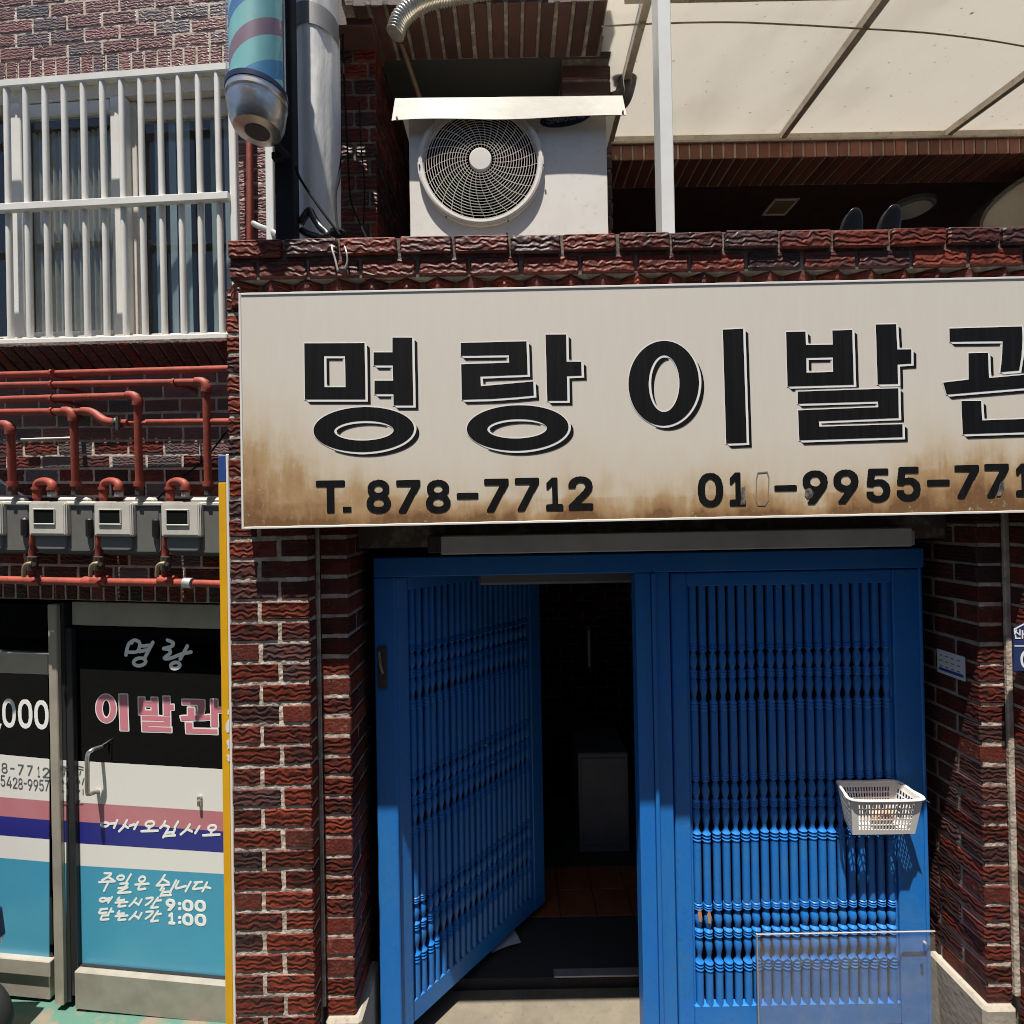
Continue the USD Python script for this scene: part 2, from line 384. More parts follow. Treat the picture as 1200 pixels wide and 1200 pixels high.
# scratched acrylic sheet: part clear, part milky
ACRYL = usdkit.material(stage, '/World/Looks/scratched_acrylic', {
    'tc': ('texture_coordinate', {}), 'n': ('noise_texture', {'scale': 9.0, 'detail': 6.0, 'roughness': 0.7}),
    'r': ('rgb_ramp', {'ramp': [(0.0, (0.05,) * 3), (0.45, (0.075,) * 3), (0.75, (0.14,) * 3), (1.0, (0.18,) * 3)]}),
    't': ('transparent_bsdf', {'color': (0.96, 0.955, 0.95)}), 'd': ('principled_bsdf', {'base_color': (0.50, 0.47, 0.43), 'roughness': 0.4, 'specular_ior_level': 0.2}), 'm': ('mix_closure', {'fac': 0.3})},
    [('tc.object', 'n.vector'), ('n.fac', 'r.fac'), ('r.color', 'm.fac'), ('t.BSDF', 'm.closure1'), ('d.BSDF', 'm.closure2')], surface='m.closure')
# sign face: cream film with rust-brown stains (mask carried by the mesh)
SIGNF = usdkit.material(stage, '/World/Looks/stained_sign_face', {
    'a': ('attribute', {'attribute': 'stain'}), 'tc': ('texture_coordinate', {}),
    'mp': ('mapping', {'scale': (6.0, 6.0, 0.9)}), 'n': ('noise_texture', {'scale': 6.0, 'detail': 6.0, 'roughness': 0.65}),
    'n2': ('noise_texture', {'scale': 13.0, 'detail': 8.0, 'roughness': 0.8}),
    'mp3': ('mapping', {'scale': (1.0, 1.0, 0.16)}), 'n3': ('noise_texture', {'scale': 30.0, 'detail': 5.0, 'roughness': 0.7}),
    'n4': ('noise_texture', {'scale': 60.0, 'detail': 5.0, 'roughness': 0.75}), 'r4': ('rgb_ramp', {'ramp': [(0.0, (0, 0, 0)), (0.60, (0, 0, 0)), (0.72, (.7, .7, .7)), (1.0, (.7, .7, .7))]}),
    'r': ('rgb_ramp', {'ramp': [(0.0, (0.655, 0.615, 0.55)), (1.0, (0.60, 0.55, 0.475))]}),
    'st': ('rgb_ramp', {'ramp': [(0.0, (0.62, 0.565, 0.47)), (0.25, (0.55, 0.44, 0.29)), (0.5, (0.43, 0.29, 0.155)), (0.8, (0.29, 0.165, 0.075)), (1.0, (0.18, 0.095, 0.04))]}),
    's2': ('math', {'math_type': 'multiply_add', 'value2': 1.0, 'value3': 0.05}), 's3': ('math', {'math_type': 'multiply_add', 'value2': 0.9, 'value3': 0.05}),
    'ad': ('math', {'math_type': 'add'}), 'mul': ('math', {'math_type': 'multiply', 'use_clamp': True}), 'fc': ('math', {'math_type': 'multiply', 'value2': 2.0, 'use_clamp': True}),
    'sq': ('math', {'math_type': 'multiply'}), 'pe': ('math', {'math_type': 'multiply', 'use_clamp': True}), 'mz': ('mix_color', {'b': (0.62, 0.575, 0.49)}),
    'mx': ('mix_color', {}), 'p': ('principled_bsdf', {'roughness': 0.45})},
    [('tc.object', 'mp.vector'), ('mp.vector', 'n.vector'), ('n.fac', 'r.fac'), ('tc.object', 'n2.vector'), ('n2.fac', 's2.value1'),
     ('tc.object', 'mp3.vector'), ('mp3.vector', 'n3.vector'), ('n3.fac', 's3.value1'), ('s2.value', 'ad.value1'), ('s3.value', 'ad.value2'),
     ('a.fac', 'mul.value1'), ('ad.value', 'mul.value2'), ('mul.value', 'st.fac'), ('mul.value', 'fc.value1'), ('fc.value', 'mx.fac'), ('r.color', 'mx.a'), ('st.color', 'mx.b'),
     ('a.fac', 'sq.value1'), ('a.fac', 'sq.value2'), ('tc.object', 'n4.vector'), ('n4.fac', 'r4.fac'), ('r4.color', 'pe.value1'), ('sq.value', 'pe.value2'), ('pe.value', 'mz.fac'), ('mx.result', 'mz.a'), ('mz.result', 'p.base_color')], surface='p.BSDF')

# ---------------------------------------------------------------- things
USED = {}


def numbered(key, name):
    n = USED.get((key, name), -1) + 1
    USED[(key, name)] = n
    return name if n == 0 else f'{name}_{n:03d}'


class Thing:
    def __init__(s, name, label, category, group=None, kind=None):
        s.name, s.d = numbered('', name), dict(label=label, category=category, group=group, kind=kind)
        s.parts = []          # [name, verts, faces, material, smooth, label, children, primvar]

    def part(s, name, m, material, frame=FR, parent=None, smooth=False, label=None, attr=None):
        v, f = (m.vertices, m.faces) if hasattr(m, 'vertices') else m
        rec = [name, frame.put(v), np.asarray(f), material, smooth, label, [], attr]
        (s.parts if parent is None else parent[6]).append(rec)
        return rec

    def close(s):
        allv = np.vstack([p[1] for p in s.parts])
        lo, hi = allv.min(0), allv.max(0)
        s.base = np.array([(lo[0] + hi[0]) / 2, (lo[1] + hi[1]) / 2, lo[2]])
        path = '/World/' + s.name
        if len(s.parts) == 1 and not s.parts[0][6]:
            s._mesh(path, s.parts[0]); g = UsdGeom.Xformable(stage.GetPrimAtPath(path))
        else:
            g = UsdGeom.Xform.Define(stage, path)
        g.AddTranslateOp().Set(Gf.Vec3d(*s.base.tolist()))
        p = stage.GetPrimAtPath(path)
        for k, v in s.d.items():
            if v: p.SetCustomDataByKey(k, v)
        if not (len(s.parts) == 1 and not s.parts[0][6]):
            for r in s.parts: s._tree(path, r)
        return s

    def _mesh(s, path, r):
        m = usdkit.mesh(stage, path, (r[1] - s.base, r[2]), r[3], smooth=r[4])
        if r[7] is not None:
            UsdGeom.PrimvarsAPI(m).CreatePrimvar(r[7][0], Sdf.ValueTypeNames.FloatArray, 'vertex').Set(r[7][1].astype(np.float32).tolist())
        if r[5]: m.GetPrim().SetCustomDataByKey('label', r[5])

    def _tree(s, path, r):
        q = path + '/' + numbered(path, r[0])
        s._mesh(q, r)
        for c in r[6]: s._tree(q, c)

    def copy(s, delta, label):
        n = numbered('', s.name)
        x = UsdGeom.Xform.Define(stage, '/World/' + n)
        x.GetPrim().GetReferences().AddInternalReference('/World/' + s.name)
        x.GetPrim().SetInstanceable(True)
        UsdGeom.Xformable(x).ClearXformOpOrder()
        x.GetPrim().GetAttribute('xformOp:translate').Set(Gf.Vec3d(*(s.base + delta).tolist()))
        UsdGeom.Xformable(x).SetXformOpOrder([UsdGeom.XformOp(x.GetPrim().GetAttribute('xformOp:translate'))])
        for k, v in s.d.items():
            if v: x.GetPrim().SetCustomDataByKey(k, v)
        x.GetPrim().SetCustomDataByKey('label', label)


def single(name, m, material, label=None, category=None, frame=FR, kind=None, group=None, smooth=False):
    t = Thing(name, label, category, group, kind)
    t.part(name, m, material, frame, smooth=smooth)
    return t.close()


def brick(u0, u1, v0, v1, w0, w1, c=0.004, j=0.0014):
    """One brick, its edges worn and a little out of true."""
    v, f = cbox(u0, u1, v0, v1, w0, w1, c)
    v = v.copy()
    mid = v.mean(0)
    a = RN.normal(0, 0.006)
    d = v - mid
    d[:, 0], d[:, 1] = d[:, 0] - a * d[:, 1], d[:, 1] + a * d[:, 0]
    v = mid + d + RN.normal(0, j, 3) * [0.7, 0.7, 0] + [0, 0, min(abs(RN.normal(0, j)), .0025)]
    v[:, :2] += RN.normal(0, 0.0009, (len(v), 2))
    return v, f


def mortar_sheet(u0, u1, v0, v1, w, res=0.005, amp=0.0016, off=0.0014):
    """The pointing between bricks: an uneven skin just under the brick faces that laps over their worn edges."""
    nu, nv = max(2, int((u1 - u0) / res)), max(2, int((v1 - v0) / res))
    U, V = np.meshgrid(np.linspace(u0, u1, nu), np.linspace(v0, v1, nv))
    q = np.stack([U * 55, V * 55, np.full_like(U, w * 31)], -1)
    h = (meshkit.fbm(q, 3, 21) - .5) * 2 * amp * 1.5 + (meshkit.noise(q * .22, 5) - .5) * amp
    W = w - off + np.clip(h, -amp * 1.6, off * .8)
    P = np.stack([U, V, W], -1).reshape(-1, 3)
    i = (np.arange(nv - 1)[:, None] * nu + np.arange(nu - 1)[None]).ravel()
    return P, np.vstack([np.stack([i, i + 1, i + nu + 1], 1), np.stack([i, i + nu + 1, i + nu], 1)])


def pick(lst): return lst[int(RN.integers(len(lst)))]


# ---------------------------------------------------------------- setting: ground
single('street', bx(-40, 40, -30, 1.2, -0.2, 0.0), ASPH, frame=WORLD, kind='structure')
single('pavement', bx(-9, -1.06, 1.206, 2.95, -0.15, 0.04), GREEN, frame=WORLD, kind='structure')
single('pavement', bx(-1.056, 9, 1.206, 1.88, -0.15, 0.04), ASPH, frame=WORLD, kind='structure')
single('threshold_floor', cbox(-0.62, 1.86, 1.93, 2.46, 0.05, 0.40, 0.01), CONC, frame=WORLD, kind='structure')
ENT = single('entrance_floor', bx(-0.62, 1.86, 2.462, 4.6, 0.05, 0.445), MATM, frame=WORLD, kind='structure')

# ---------------------------------------------------------------- the gate pillars, parapet, roof
PITCH_B, JT = 0.0763, 0.0118
ZC = fz(330, 776)                     # a mortar line on the left pillar
ZTOP = fz(700, 336, .0)               # underside of the parapet's lowest course
PL0, PL1 = fx(271, 800), fx(364, 800)
B2W, GW = -0.07, -0.25                # second face, gate plane
S1 = fx(412, 900, B2W)


def courses(zlo, zhi):
    k = math.floor((zlo - ZC) / PITCH_B)
    while ZC + (k + 1) * PITCH_B < zhi + 0.02:
        yield k, ZC + k * PITCH_B + JT / 2, ZC + (k + 1) * PITCH_B - JT / 2
        k += 1


DKJ = mat('shaded_brown_brick', (0.06, 0.022, 0.018), 0.55, (0.04, 0.02, 0.018), 12, wave=0.7, bd=0.003, bump=.4, bs=70, rnd=.3, spec=.25)  # darker copy of the red brick: shade of the jambs put into the colour


def pillar(name, label, a0, a1, s0, s1, jamb_u, jside, ext):
    """a0..a1 front face, s0..s1 set-back strip beside it, the jamb behind the strip at u = jamb_u."""
    t = Thing(name, label, 'pillar')
    zlo = -2.65
    d = 0.005
    t.part('mortar', bx(a0 + d, a1 - d, zlo, ZTOP, B2W - 0.08, -d - .004), MORT)
    t.part('pointing', mortar_sheet(a0 + .006, a1 - .006, -2.0, ZTOP, 0.0), MORT, smooth=True)
    t.part('pointing', mortar_sheet(min(s0, s1) + .006, max(s0, s1) - .006, -1.9, ZTOP, B2W), MORT, smooth=True)
    lo, hi = sorted((s0, s1))
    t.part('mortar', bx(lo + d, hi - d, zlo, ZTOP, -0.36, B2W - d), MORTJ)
    t.part('render_strip', cbox(*((a1 - 0.002, a1 + 0.014) if jside > 0 else (a0 - 0.02, a0 + 0.002)), -1.86, ZTOP - .01, B2W - 0.004, B2W + 0.012 if jside < 0 else B2W + .004, 0.003), MORT)
    nfar = 0
    for k, z0, z1 in courses(-2.0, ZTOP):
        if z0 < -1.88 and not ext: continue
        L = a1 - a0
        full = 0.625 * L
        cut = a0 + (full if k % 2 else L - full)
        for x0, x1 in ((a0, cut - JT / 2), (cut + JT / 2, a1)):
            m = pick(BRICKS) if x1 - x0 > 0.14 else pick([RED2, RED2, RED, BURNT, PLAINB])
            t.part('brick', brick(x0, x1, z0, z1, B2W + 0.004, 0), m)
        # set-back strip: header seen on its face, then the jamb bricks behind
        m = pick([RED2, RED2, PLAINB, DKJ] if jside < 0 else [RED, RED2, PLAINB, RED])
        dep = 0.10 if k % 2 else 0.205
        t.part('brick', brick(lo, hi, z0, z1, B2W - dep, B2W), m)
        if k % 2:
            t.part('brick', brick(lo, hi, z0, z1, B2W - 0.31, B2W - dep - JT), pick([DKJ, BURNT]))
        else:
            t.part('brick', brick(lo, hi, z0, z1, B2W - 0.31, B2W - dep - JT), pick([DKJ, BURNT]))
    pl, ph = (lo, hi + 0.028) if jside > 0 else (lo - 0.028, hi)
    t.part('plinth', cbox(pl, ph, -2.65, -1.895, -0.32, B2W + 0.02, 0.012), CONCV)
    return t.close()


pillar('brick_pillar', 'red brick gate pillar with pale joints beside the yellow post, left of the blue gate', PL0, PL1, PL1 + 0.012, S1, S1, 1, True)
R0, R1 = fx(1147.5, 800, B2W), fx(1178, 800, B2W)
pillar('brick_pillar', 'red brick gate pillar cut by the right edge, with a small paper notice and a blue plate', R1 + 0.018, R1 + 0.32, R0, R1, R0, -1, True)

# parapet over the gate: two courses of wavy glazed brick over a row set corner-out
t = Thing('parapet_wall', 'brick parapet with wavy glazed courses running above the cream sign', 'parapet')
PW = 0.04
zt = fz(600, 276, PW)
X0, X1 = fx(267.5, 300, PW), R1 + 0.34
rows = [(zt - 0.064, zt, PW + 0.008), (zt - 0.064 - 0.075, zt - 0.075, PW - 0.002)]
t.part('mortar', bx(X0 + .004, X1, zt - 0.142, zt + 0.003, -0.05, PW - 0.009), MORTD)
t.part('backing', bx(PL0 + .003, X1, zt - 0.21, zt - 0.1425, -0.06, PW - 0.05), mat('dark_mortar', (.06, .05, .042), .95))
for r, (z0, z1, w) in enumerate(rows):
    x = X0 - (0.11 if r else 0.0) + 0.0
    while x < X1:
        L = 0.19 * (1 + RN.normal(0, 0.04))
        a, b = max(x, X0), min(x + L, X1)
        if b - a > 0.03:
            t.part('brick', brick(a, b, z0 + RN.normal(0, .001), z1, 0.0, w, 0.006, 0.002), pick([RED, RED, RED, RED2, RED2, BURNT]))
        x += L + 0.012
zd0, zd1 = fz(600, 352, .03), zt - 0.144
x = X0 + 0.03
while x < X1:
    s = 0.055
    v, f = cbox(-s, s, zd0, zd1, -s, s, 0.004)
    a = math.radians(45 + RN.normal(0, 3)); v = v.copy()
    u, w = v[:, 0] * math.cos(a) - v[:, 2] * math.sin(a), v[:, 0] * math.sin(a) + v[:, 2] * math.cos(a)
    v[:, 0], v[:, 2] = u + x, np.minimum(w - 0.030, PW - .006 - .25 * np.abs(u))
    t.part('corner_brick', (v, f), pick([RED, RED, PLAINB, RED2]))
    x += 0.122
t.close()

# lintel and roof slab behind the parapet
t = Thing('porch_roof', 'concrete roof slab and lintel of the gate porch behind the sign', 'porch')
zg = fz(600, 640, GW)
t.part('lintel', bx(PL0 + .02, R1 + 0.3, fz(700, 600, -.06), zt - 0.215, -0.205, -0.062), MORTD)
t.part('lintel', bx(PL1 + .02, R1 + 0.3, zg + 0.004, zt - 0.20, -0.40, -0.207), MORTD)
t.part('roof_slab', bx(PL0 + .02, R1 + 1.0, zt - 0.19, zt - 0.03, -1.52, -0.052), ROOFC)
t.part('side_wall', bx(PL0 + .01, PL0 + 0.2, -2.65, zt - 0.192, -0.75, -0.152), MORTD)
t.close()

# entrance passage behind the gate
t = Thing('entrance_passage', 'dark brick passage behind the open leaf of the blue gate', 'passage')
t.part('side_wall', bx(-0.74, -0.64, -2.25, zt - 0.2, -2.7, -0.42), RED2)
t.part('side_wall', bx(R0 + 0.06, R0 + 0.16, -2.25, zt - 0.2, -2.7, -0.42), RED2)
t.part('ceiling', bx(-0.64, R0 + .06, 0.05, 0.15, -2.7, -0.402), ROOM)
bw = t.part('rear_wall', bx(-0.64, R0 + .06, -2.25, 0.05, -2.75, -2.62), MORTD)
v0 = -2.2
k = 0
while v0 < 0.0:
    x = 0.1 - 0.1 * (k % 2)
    while x < 1.0:
        t.part('brick', brick(x, x + 0.19, v0, v0 + 0.06, -2.64, -2.61), RED2, parent=bw)
        x += 0.205
    v0 += 0.0763; k += 1
t.close()
zz = EYE[2]


def floor_pt(px, py, z):
    d = ray(px, py); s = (z - EYE[2]) / d[2]
    return EYE + d * s


a, b = floor_pt(630, 1075, 0.449), floor_pt(745, 1027, 0.449)
single('floor_tiles', cat(*[cbox(x, x + .195, y, y + .195, .4462, .4535, .002) for x in np.arange(0.03, 1.0, .2) for y in np.arange(a[1], b[1] - .05, .2)]), ORNG, 'dull orange floor tiles deep inside the dark doorway', 'floor tiles', WORLD)
a = floor_pt(650, 1152, 0.449)
single('metal_nosing', cbox(a[0], 1.0, 2.455, 2.50, 0.4462, 0.453, .002), ALU, 'grey metal strip on the edge of the doorway step', 'step nosing', WORLD)
wb = -1.45
c0, c1 = FR.uv(677, 883, wb), FR.uv(738, 1000, wb)
t = Thing('cabinet', 'plain grey cabinet standing in the dark passage behind the gate', 'cabinet')
t.part('body', cbox(c0[0], c1[0], -2.2, c0[1], wb - 0.4, wb, 0.006), GREYP)
t.part('door_panel', cbox(c0[0] + .02, c1[0] - .02, -2.15, c0[1] - .03, wb + .0005, wb + .008, 0.003), GREYP)
t.close()
c0, c1 = FR.uv(690, 738, wb - .9), FR.uv(702, 796, wb - .9)
t = Thing('wall_meter', 'narrow pale case on the rear wall of the dark passage', 'wall case')
t.part('case', cbox(c0[0], c0[0] + .05, c1[1], c0[1], wb - 1.15, wb - 1.09, .008), GREYP)
t.part('cover', cbox(c0[0] + .012, c0[0] + .038, c1[1] + .05, c0[1] - .05, wb - 1.0895, wb - 1.08, .004), ALU)
t.close()
a = FR.uv(560, 671, -.42); b = FR.uv(738, 683, -.42)
single('roller_box', cbox(a[0], b[0] + .02, b[1] + .0, a[1] + .06, -.50, -.42, .012), GREYP, 'pale horizontal casing just inside the top of the open gate', 'casing')

# ---------------------------------------------------------------- blue gate
t = Thing('gate', 'blue steel double gate with turned spindles, left leaf open, below the sign', 'gate')
GF = GW + 0.02
gz1, gz0 = fz(760, 648, GF), -2.62
gx0, gx1 = fx(441, 900, GF), fx(1089, 900, GF)
gt = fz(760, 671, GF)
fr = t.part('frame', cbox(gx0, gx1, gt, gz1, GW - .06, GF, 0.004), BLUE)
t.part('post', cbox(gx0, fx(466, 900, GF), gz0 + .4, gt - .001, GW - .06, GF, 0.004), BLUE)
t.part('post', cbox(fx(1085, 900, GF), gx1 + .0, gz0 + .4, gt - .001, GW - .06, GF - .012, 0.004), BLUE)
mu = t.part('mullion', cbox(fx(749, 900, GF), fx(767, 900, GF), gz0 + .4, gt - .001, GW - .06, GF, 0.003), BLUE)
t.part('moulding', cat(cbox(fx(767, 900, GF) + .001, fx(772, 900, GF), gz0 + .4, gt - .001, GW - .05, GF + .012, 0.004),
                       cbox(fx(772, 900, GF) + .001, fx(789, 900, GF), gz0 + .4, gt - .001, GW - .05, GF - .006, 0.003)), BLUE, parent=mu)

SP_W = -0.03


def spindle_profile(ztop, zbot, s, z755, z908, z1060):
    r = 0.0158
    P = [(ztop, r)]
    tmpl = [(-1, 1.0), (0, .84), (1.2, 1.14), (2.4, .86), (4.0, 1.14), (5.2, .86), (6.8, 1.14), (8.4, .8), (10, .55), (14, .86), (19, 1.08), (24, .9), (29.5, .58), (31, .9), (32.4, 1.14),
            (33.6, .86), (35.5, 1.1), (37, .86), (38.8, 1.1), (40.5, .7), (44, .88), (49, 1.05), (55, .88), (60, .62), (64, .56), (67, .8), (69.2, 1.18), (70.8, .86), (73, 1.14), (74.8, .86), (77, 1.14), (78.6, .88), (80, 1.0)]
    for zs in (z755, z908, z1060):
        P += [(zs - q * s, r * k) for q, k in tmpl]
    P.append((zbot, r))
    return P


def gate_leaf(F, L, zb, ztp, side):
    """Stiles and rails in one leaf, spindles as its own pieces."""
    s0, s1, rt, rb = 0.066, 0.118, 0.058, 0.092
    if side < 0: s0, s1 = 0.066, 0.09
    lf = t.part('gate_leaf', cat(cbox(0, s0, zb, ztp, -.036, 0, .004), cbox(L - s1, L, zb, ztp, -.036, 0, .004),
                                 cbox(s0 + .0005, L - s1 - .0005, zb, zb + rb, -.034, -.003, .004), cbox(s0 + .0005, L - s1 - .0005, ztp - rt, ztp, -.034, -.003, .004),
                                 cbox(s0 - .0, s0 + .012, zb + rb + .0005, ztp - rt - .0005, -.03, -.012, .003), cbox(L - s1 - .012, L - s1, zb + rb + .0005, ztp - rt - .0005, -.03, -.012, .003)), BLUEW, F)
    n = 21
    sc = 0.003585
    zB, zC, zD = (fz(900, q, GW) for q in (754, 907, 1059))
    gaps = np.linspace(s0 + .03, L - s1 - .026, n) + RN.normal(0, .0012, n)
    for i, u in enumerate(gaps):
        dz = RN.normal(0, .002)
        v, f = lathe(spindle_profile(ztp - rt + .005, zb + rb - .005, sc, zB + dz, zC + dz, zD + dz), (u, 0, -.018), 1, 12)
        t.part('spindle', (v, f), BLUEW, F, parent=lf, smooth=50)
    return lf


zb = -2.15
LX0, LX1 = fx(790, 900, GW), fx(1084, 900, GW)
RLF = Frame([LX0, 1.9 - GW, 2.65], [1, 0, 0], [0, 0, 1])
leafR = gate_leaf(RLF, LX1 - LX0, zb, gt - .006, 1)
for (px, py) in ((820, 1071), (831, 1073)):
    u, v = RLF.uv(px, py, -.002)
    t.part('paint_chip', prism(Polygon([(u - .008, v), (u - .004, v - .03), (u + .006, v - .034), (u + .009, v - .004), (u + .002, v + .028)]), -.0035, -.001), WOODCHIP, RLF, parent=leafR, label='bare patch where the blue paint has flaked off a spindle')
hx, hy = fx(466, 900, GW), 1.9 - GW - .005
ang = math.atan2(0.714, 0.64)
LLF = Frame([hx, hy, 2.65], [math.cos(ang), math.sin(ang), 0], [0, 0, 1])
leafL = gate_leaf(LLF, 0.965, zb, gt - .006, -1)
for (px, py) in ((569, 873), (577, 892)):
    u, v = LLF.uv(px, py, 0)
    t.part('bolt_head', lathe([(0, .006), (.006, .006), (.008, .003)], (u, v, -.0005), 2, 8), ALU, LLF, parent=leafL)
# latch plate on the left post
u0, v0 = FR.uv(443, 757, GF); u1, v1 = FR.uv(453, 806, GF)
lp = t.part('latch', cbox(u0, u1 + .004, v1, v0, GF + .0005, GF + .012, .003), DKIRON)
t.part('strike', tube([(u0 + .008, v0 - .02, GF + .016), (u0 + .014, v0 - .07, GF + .024), (u0 + .022, v0 - .11, GF + .014)], .006, 6), BRASS, parent=lp)
t.close()

# grey bar under the sign
a, b = FR.uv(516, 627, -.14), FR.uv(1070, 644, -.14)
t = Thing('metal_bar', 'long grey metal bar fixed between the sign and the blue gate', 'metal bar')
h = abs(fz(1070, 620, -.14) - fz(1070, 642, -.14))
zm = fz(800, 634, -.14)
t.part('bar', cbox(a[0], b[0], zm - h / 2, zm + h / 2, -.19, -.14, .004), mat('galvanised_bar', (.62, .60, .57), .5, (.5, .48, .45), 4, spec=.5))
t.part('end_cap', cbox(b[0] + .0005, b[0] + .012, zm - h / 2 + .004, zm + h / 2 - .012, -.188, -.142, .003), ALU)
t.part('bracket', cbox(a[0] - .05, a[0] - .002, zm - .03, zm + .04, -.2, -.135, .004), DKIRON)
t.close()

# ---------------------------------------------------------------- sign board
SW = 0.062
SF = Frame([0, 1.9, 2.65 - .0032 * .45], [1, 0, .0032], [0, 0, 1])
t = Thing('sign_board', 'large stained cream signboard with black lettering above the blue gate', 'sign')
sx0, sx1 = fx(281.5, 480, SW), 2.33
sz1, sz0 = fz(760, 333.5, SW), fz(740, 610.5, SW)
us, vs = np.linspace(sx0 + .008, sx1 - .008, 240), np.linspace(sz0 + .008, sz1 - .008, 80)


def stain(u, v):
    px = 600 + u / 1.838 * 600
    h = (v - sz0) / (sz1 - sz0)
    c0 = lambda a, b, c: np.stack([u * a, v * b, np.full_like(u, c)], 1)
    n, n2 = meshkit.fbm(c0(2.2, 2.0, 0), 4, 3), meshkit.fbm(c0(9, 7, 5), 4, 9)
    n3 = meshkit.fbm(c0(5, 0, 2), 3, 5)
    n4 = meshkit.fbm(c0(26, 3, 7), 3, 6)
    s = .34 * np.exp(-(h / .34) ** 2) * (.5 + .9 * n) + .22 * np.exp(-((px - 300) / 70) ** 2) * np.clip(1.05 - h, 0, 1) * (.4 + n)
    s = s + np.exp(-(h / 0.11) ** 2) * 0.75 * np.clip((n2 - .34) / .42, 0, 1) + np.exp(-(h / 0.05) ** 2) * .5 * n2 + np.exp(-(h / 0.03) ** 2) * .3
    for c, wd, hh, a in ((350, 80, .56, .38), (290, 32, .62, .24), (690, 75, .46, .42), (470, 120, .26, .26), (860, 60, .36, .24), (960, 150, .32, .36), (1120, 70, .50, .46), (1185, 55, .62, .36), (1290, 60, .45, .4), (560, 120, .24, .26), (775, 60, .30, .22)):
        top = hh * (0.7 + 0.6 * n3)
        s = s + a * np.exp(-((px - c) / wd) ** 2) * np.clip((top - h) / 0.34, 0, 1) ** 1.2 * (0.75 + 0.5 * n) * (0.75 + .5 * n4)
    return np.clip(s * np.where(h < .10, .70, .62 + .5 * (n2 - .45)), 0, 1)


face = grid(us, vs, lambda u, v: (u, v, SW))
st = stain(face[0][:, 0], face[0][:, 1])
t.part('box', cbox(sx0, sx1, sz0, sz1, .004, SW - .0015, .004), ALU, SF)
t.part('face', face, SIGNF, SF, smooth=False, attr=('stain', st))
for q in ((sx0, sx0 + .008, sz0, sz1), (sx1 - .008, sx1, sz0, sz1), (sx0 + .0085, sx1 - .0085, sz0, sz0 + .008), (sx0 + .0085, sx1 - .0085, sz1 - .008, sz1)):
    t.part('edge_trim', cbox(*q, SW - .001, SW + .0022, .001), CREAMW, SF)


def P2(pts, s, ox, oy): return [FR.uv(ox + x / s, oy + y / s, SW) for x, y in pts]


def ell(cx, cy, rx, ry, s, ox, oy, n=48, rot=-.02):
    q = []
    for k in range(n):
        a = 2 * math.pi * k / n
        x, y = rx * math.cos(a), ry * math.sin(a)
        q.append((cx + x - rot * -y * 0, cy + y + rot * x))
    return P2(q, s, ox, oy)


def poly(out, hole=None):
    return Polygon(out, [hole] if hole else None).buffer(0)


A = (7.5, 340, 380); B = (7.5, 530, 380); C = (7.5, 730, 375); D = (7.06, 910, 370); E = (7.5, 1080, 370)
GLY = {
    'myeong': [poly(P2([(125, 168), (655, 166), (663, 660), (132, 660)], *A), P2([(298, 278), (483, 278), (488, 553), (303, 553)], *A)),
               poly(P2([(900, 118), (1072, 118), (1083, 712), (910, 712), (908, 612), (742, 612), (742, 497), (906, 497), (903, 360), (735, 360), (735, 247), (900, 247)], *A)),
               poly(ell(648, 925, 442, 197, *A), ell(649, 935, 261, 87, *A))],
    'rang': [poly(P2([(75, 165), (652, 150), (662, 442), (247, 458), (252, 545), (712, 503), (717, 625), (560, 640), (350, 655), (85, 662), (78, 352), (500, 338), (498, 270), (75, 277)], *B)),
             poly(P2([(820, 92), (1000, 90), (1005, 330), (1133, 330), (1137, 450), (1007, 455), (1012, 670), (835, 672)], *B)),
             poly(ell(575, 911, 447, 199, *B), ell(570, 918, 262, 86, *B))],
    'i': [poly(ell(358, 556, 310, 372, *C), ell(361, 559, 135, 250, *C)),
          poly(P2([(877, 85), (1055, 77), (1087, 1078), (907, 1085)], *C))],
    'bal': [poly(P2([(78, 135), (238, 132), (242, 243), (465, 240), (460, 123), (624, 118), (638, 570), (90, 585)], *D), P2([(245, 348), (465, 343), (467, 465), (247, 472)], *D)),
            poly(P2([(820, 73), (987, 70), (997, 280), (1112, 278), (1113, 395), (1000, 402), (1003, 563), (835, 567)], *D)),
            poly(P2([(175, 628), (1005, 600), (1010, 845), (348, 872), (352, 918), (1040, 897), (1042, 1003), (187, 1030), (177, 783), (840, 757), (838, 708), (175, 727)], *D))],
    'gwan': [poly(P2([(242, 113), (878, 95), (884, 200), (876, 350), (855, 480), (690, 495), (704, 380), (710, 222), (245, 228)], *E)),
             poly(P2([(410, 330), (580, 327), (590, 548), (900, 520), (1050, 500), (1054, 612), (900, 635), (218, 692), (188, 588), (412, 562)], *E)),
             poly(P2([(348, 750), (520, 750), (530, 920), (1270, 895), (1274, 1010), (360, 1040)], *E)),
             poly(P2([(1090, 60), (1262, 55), (1270, 280), (1400, 276), (1402, 392), (1274, 397), (1284, 800), (1106, 806)], *E))]}
px1 = 1.838 / 600
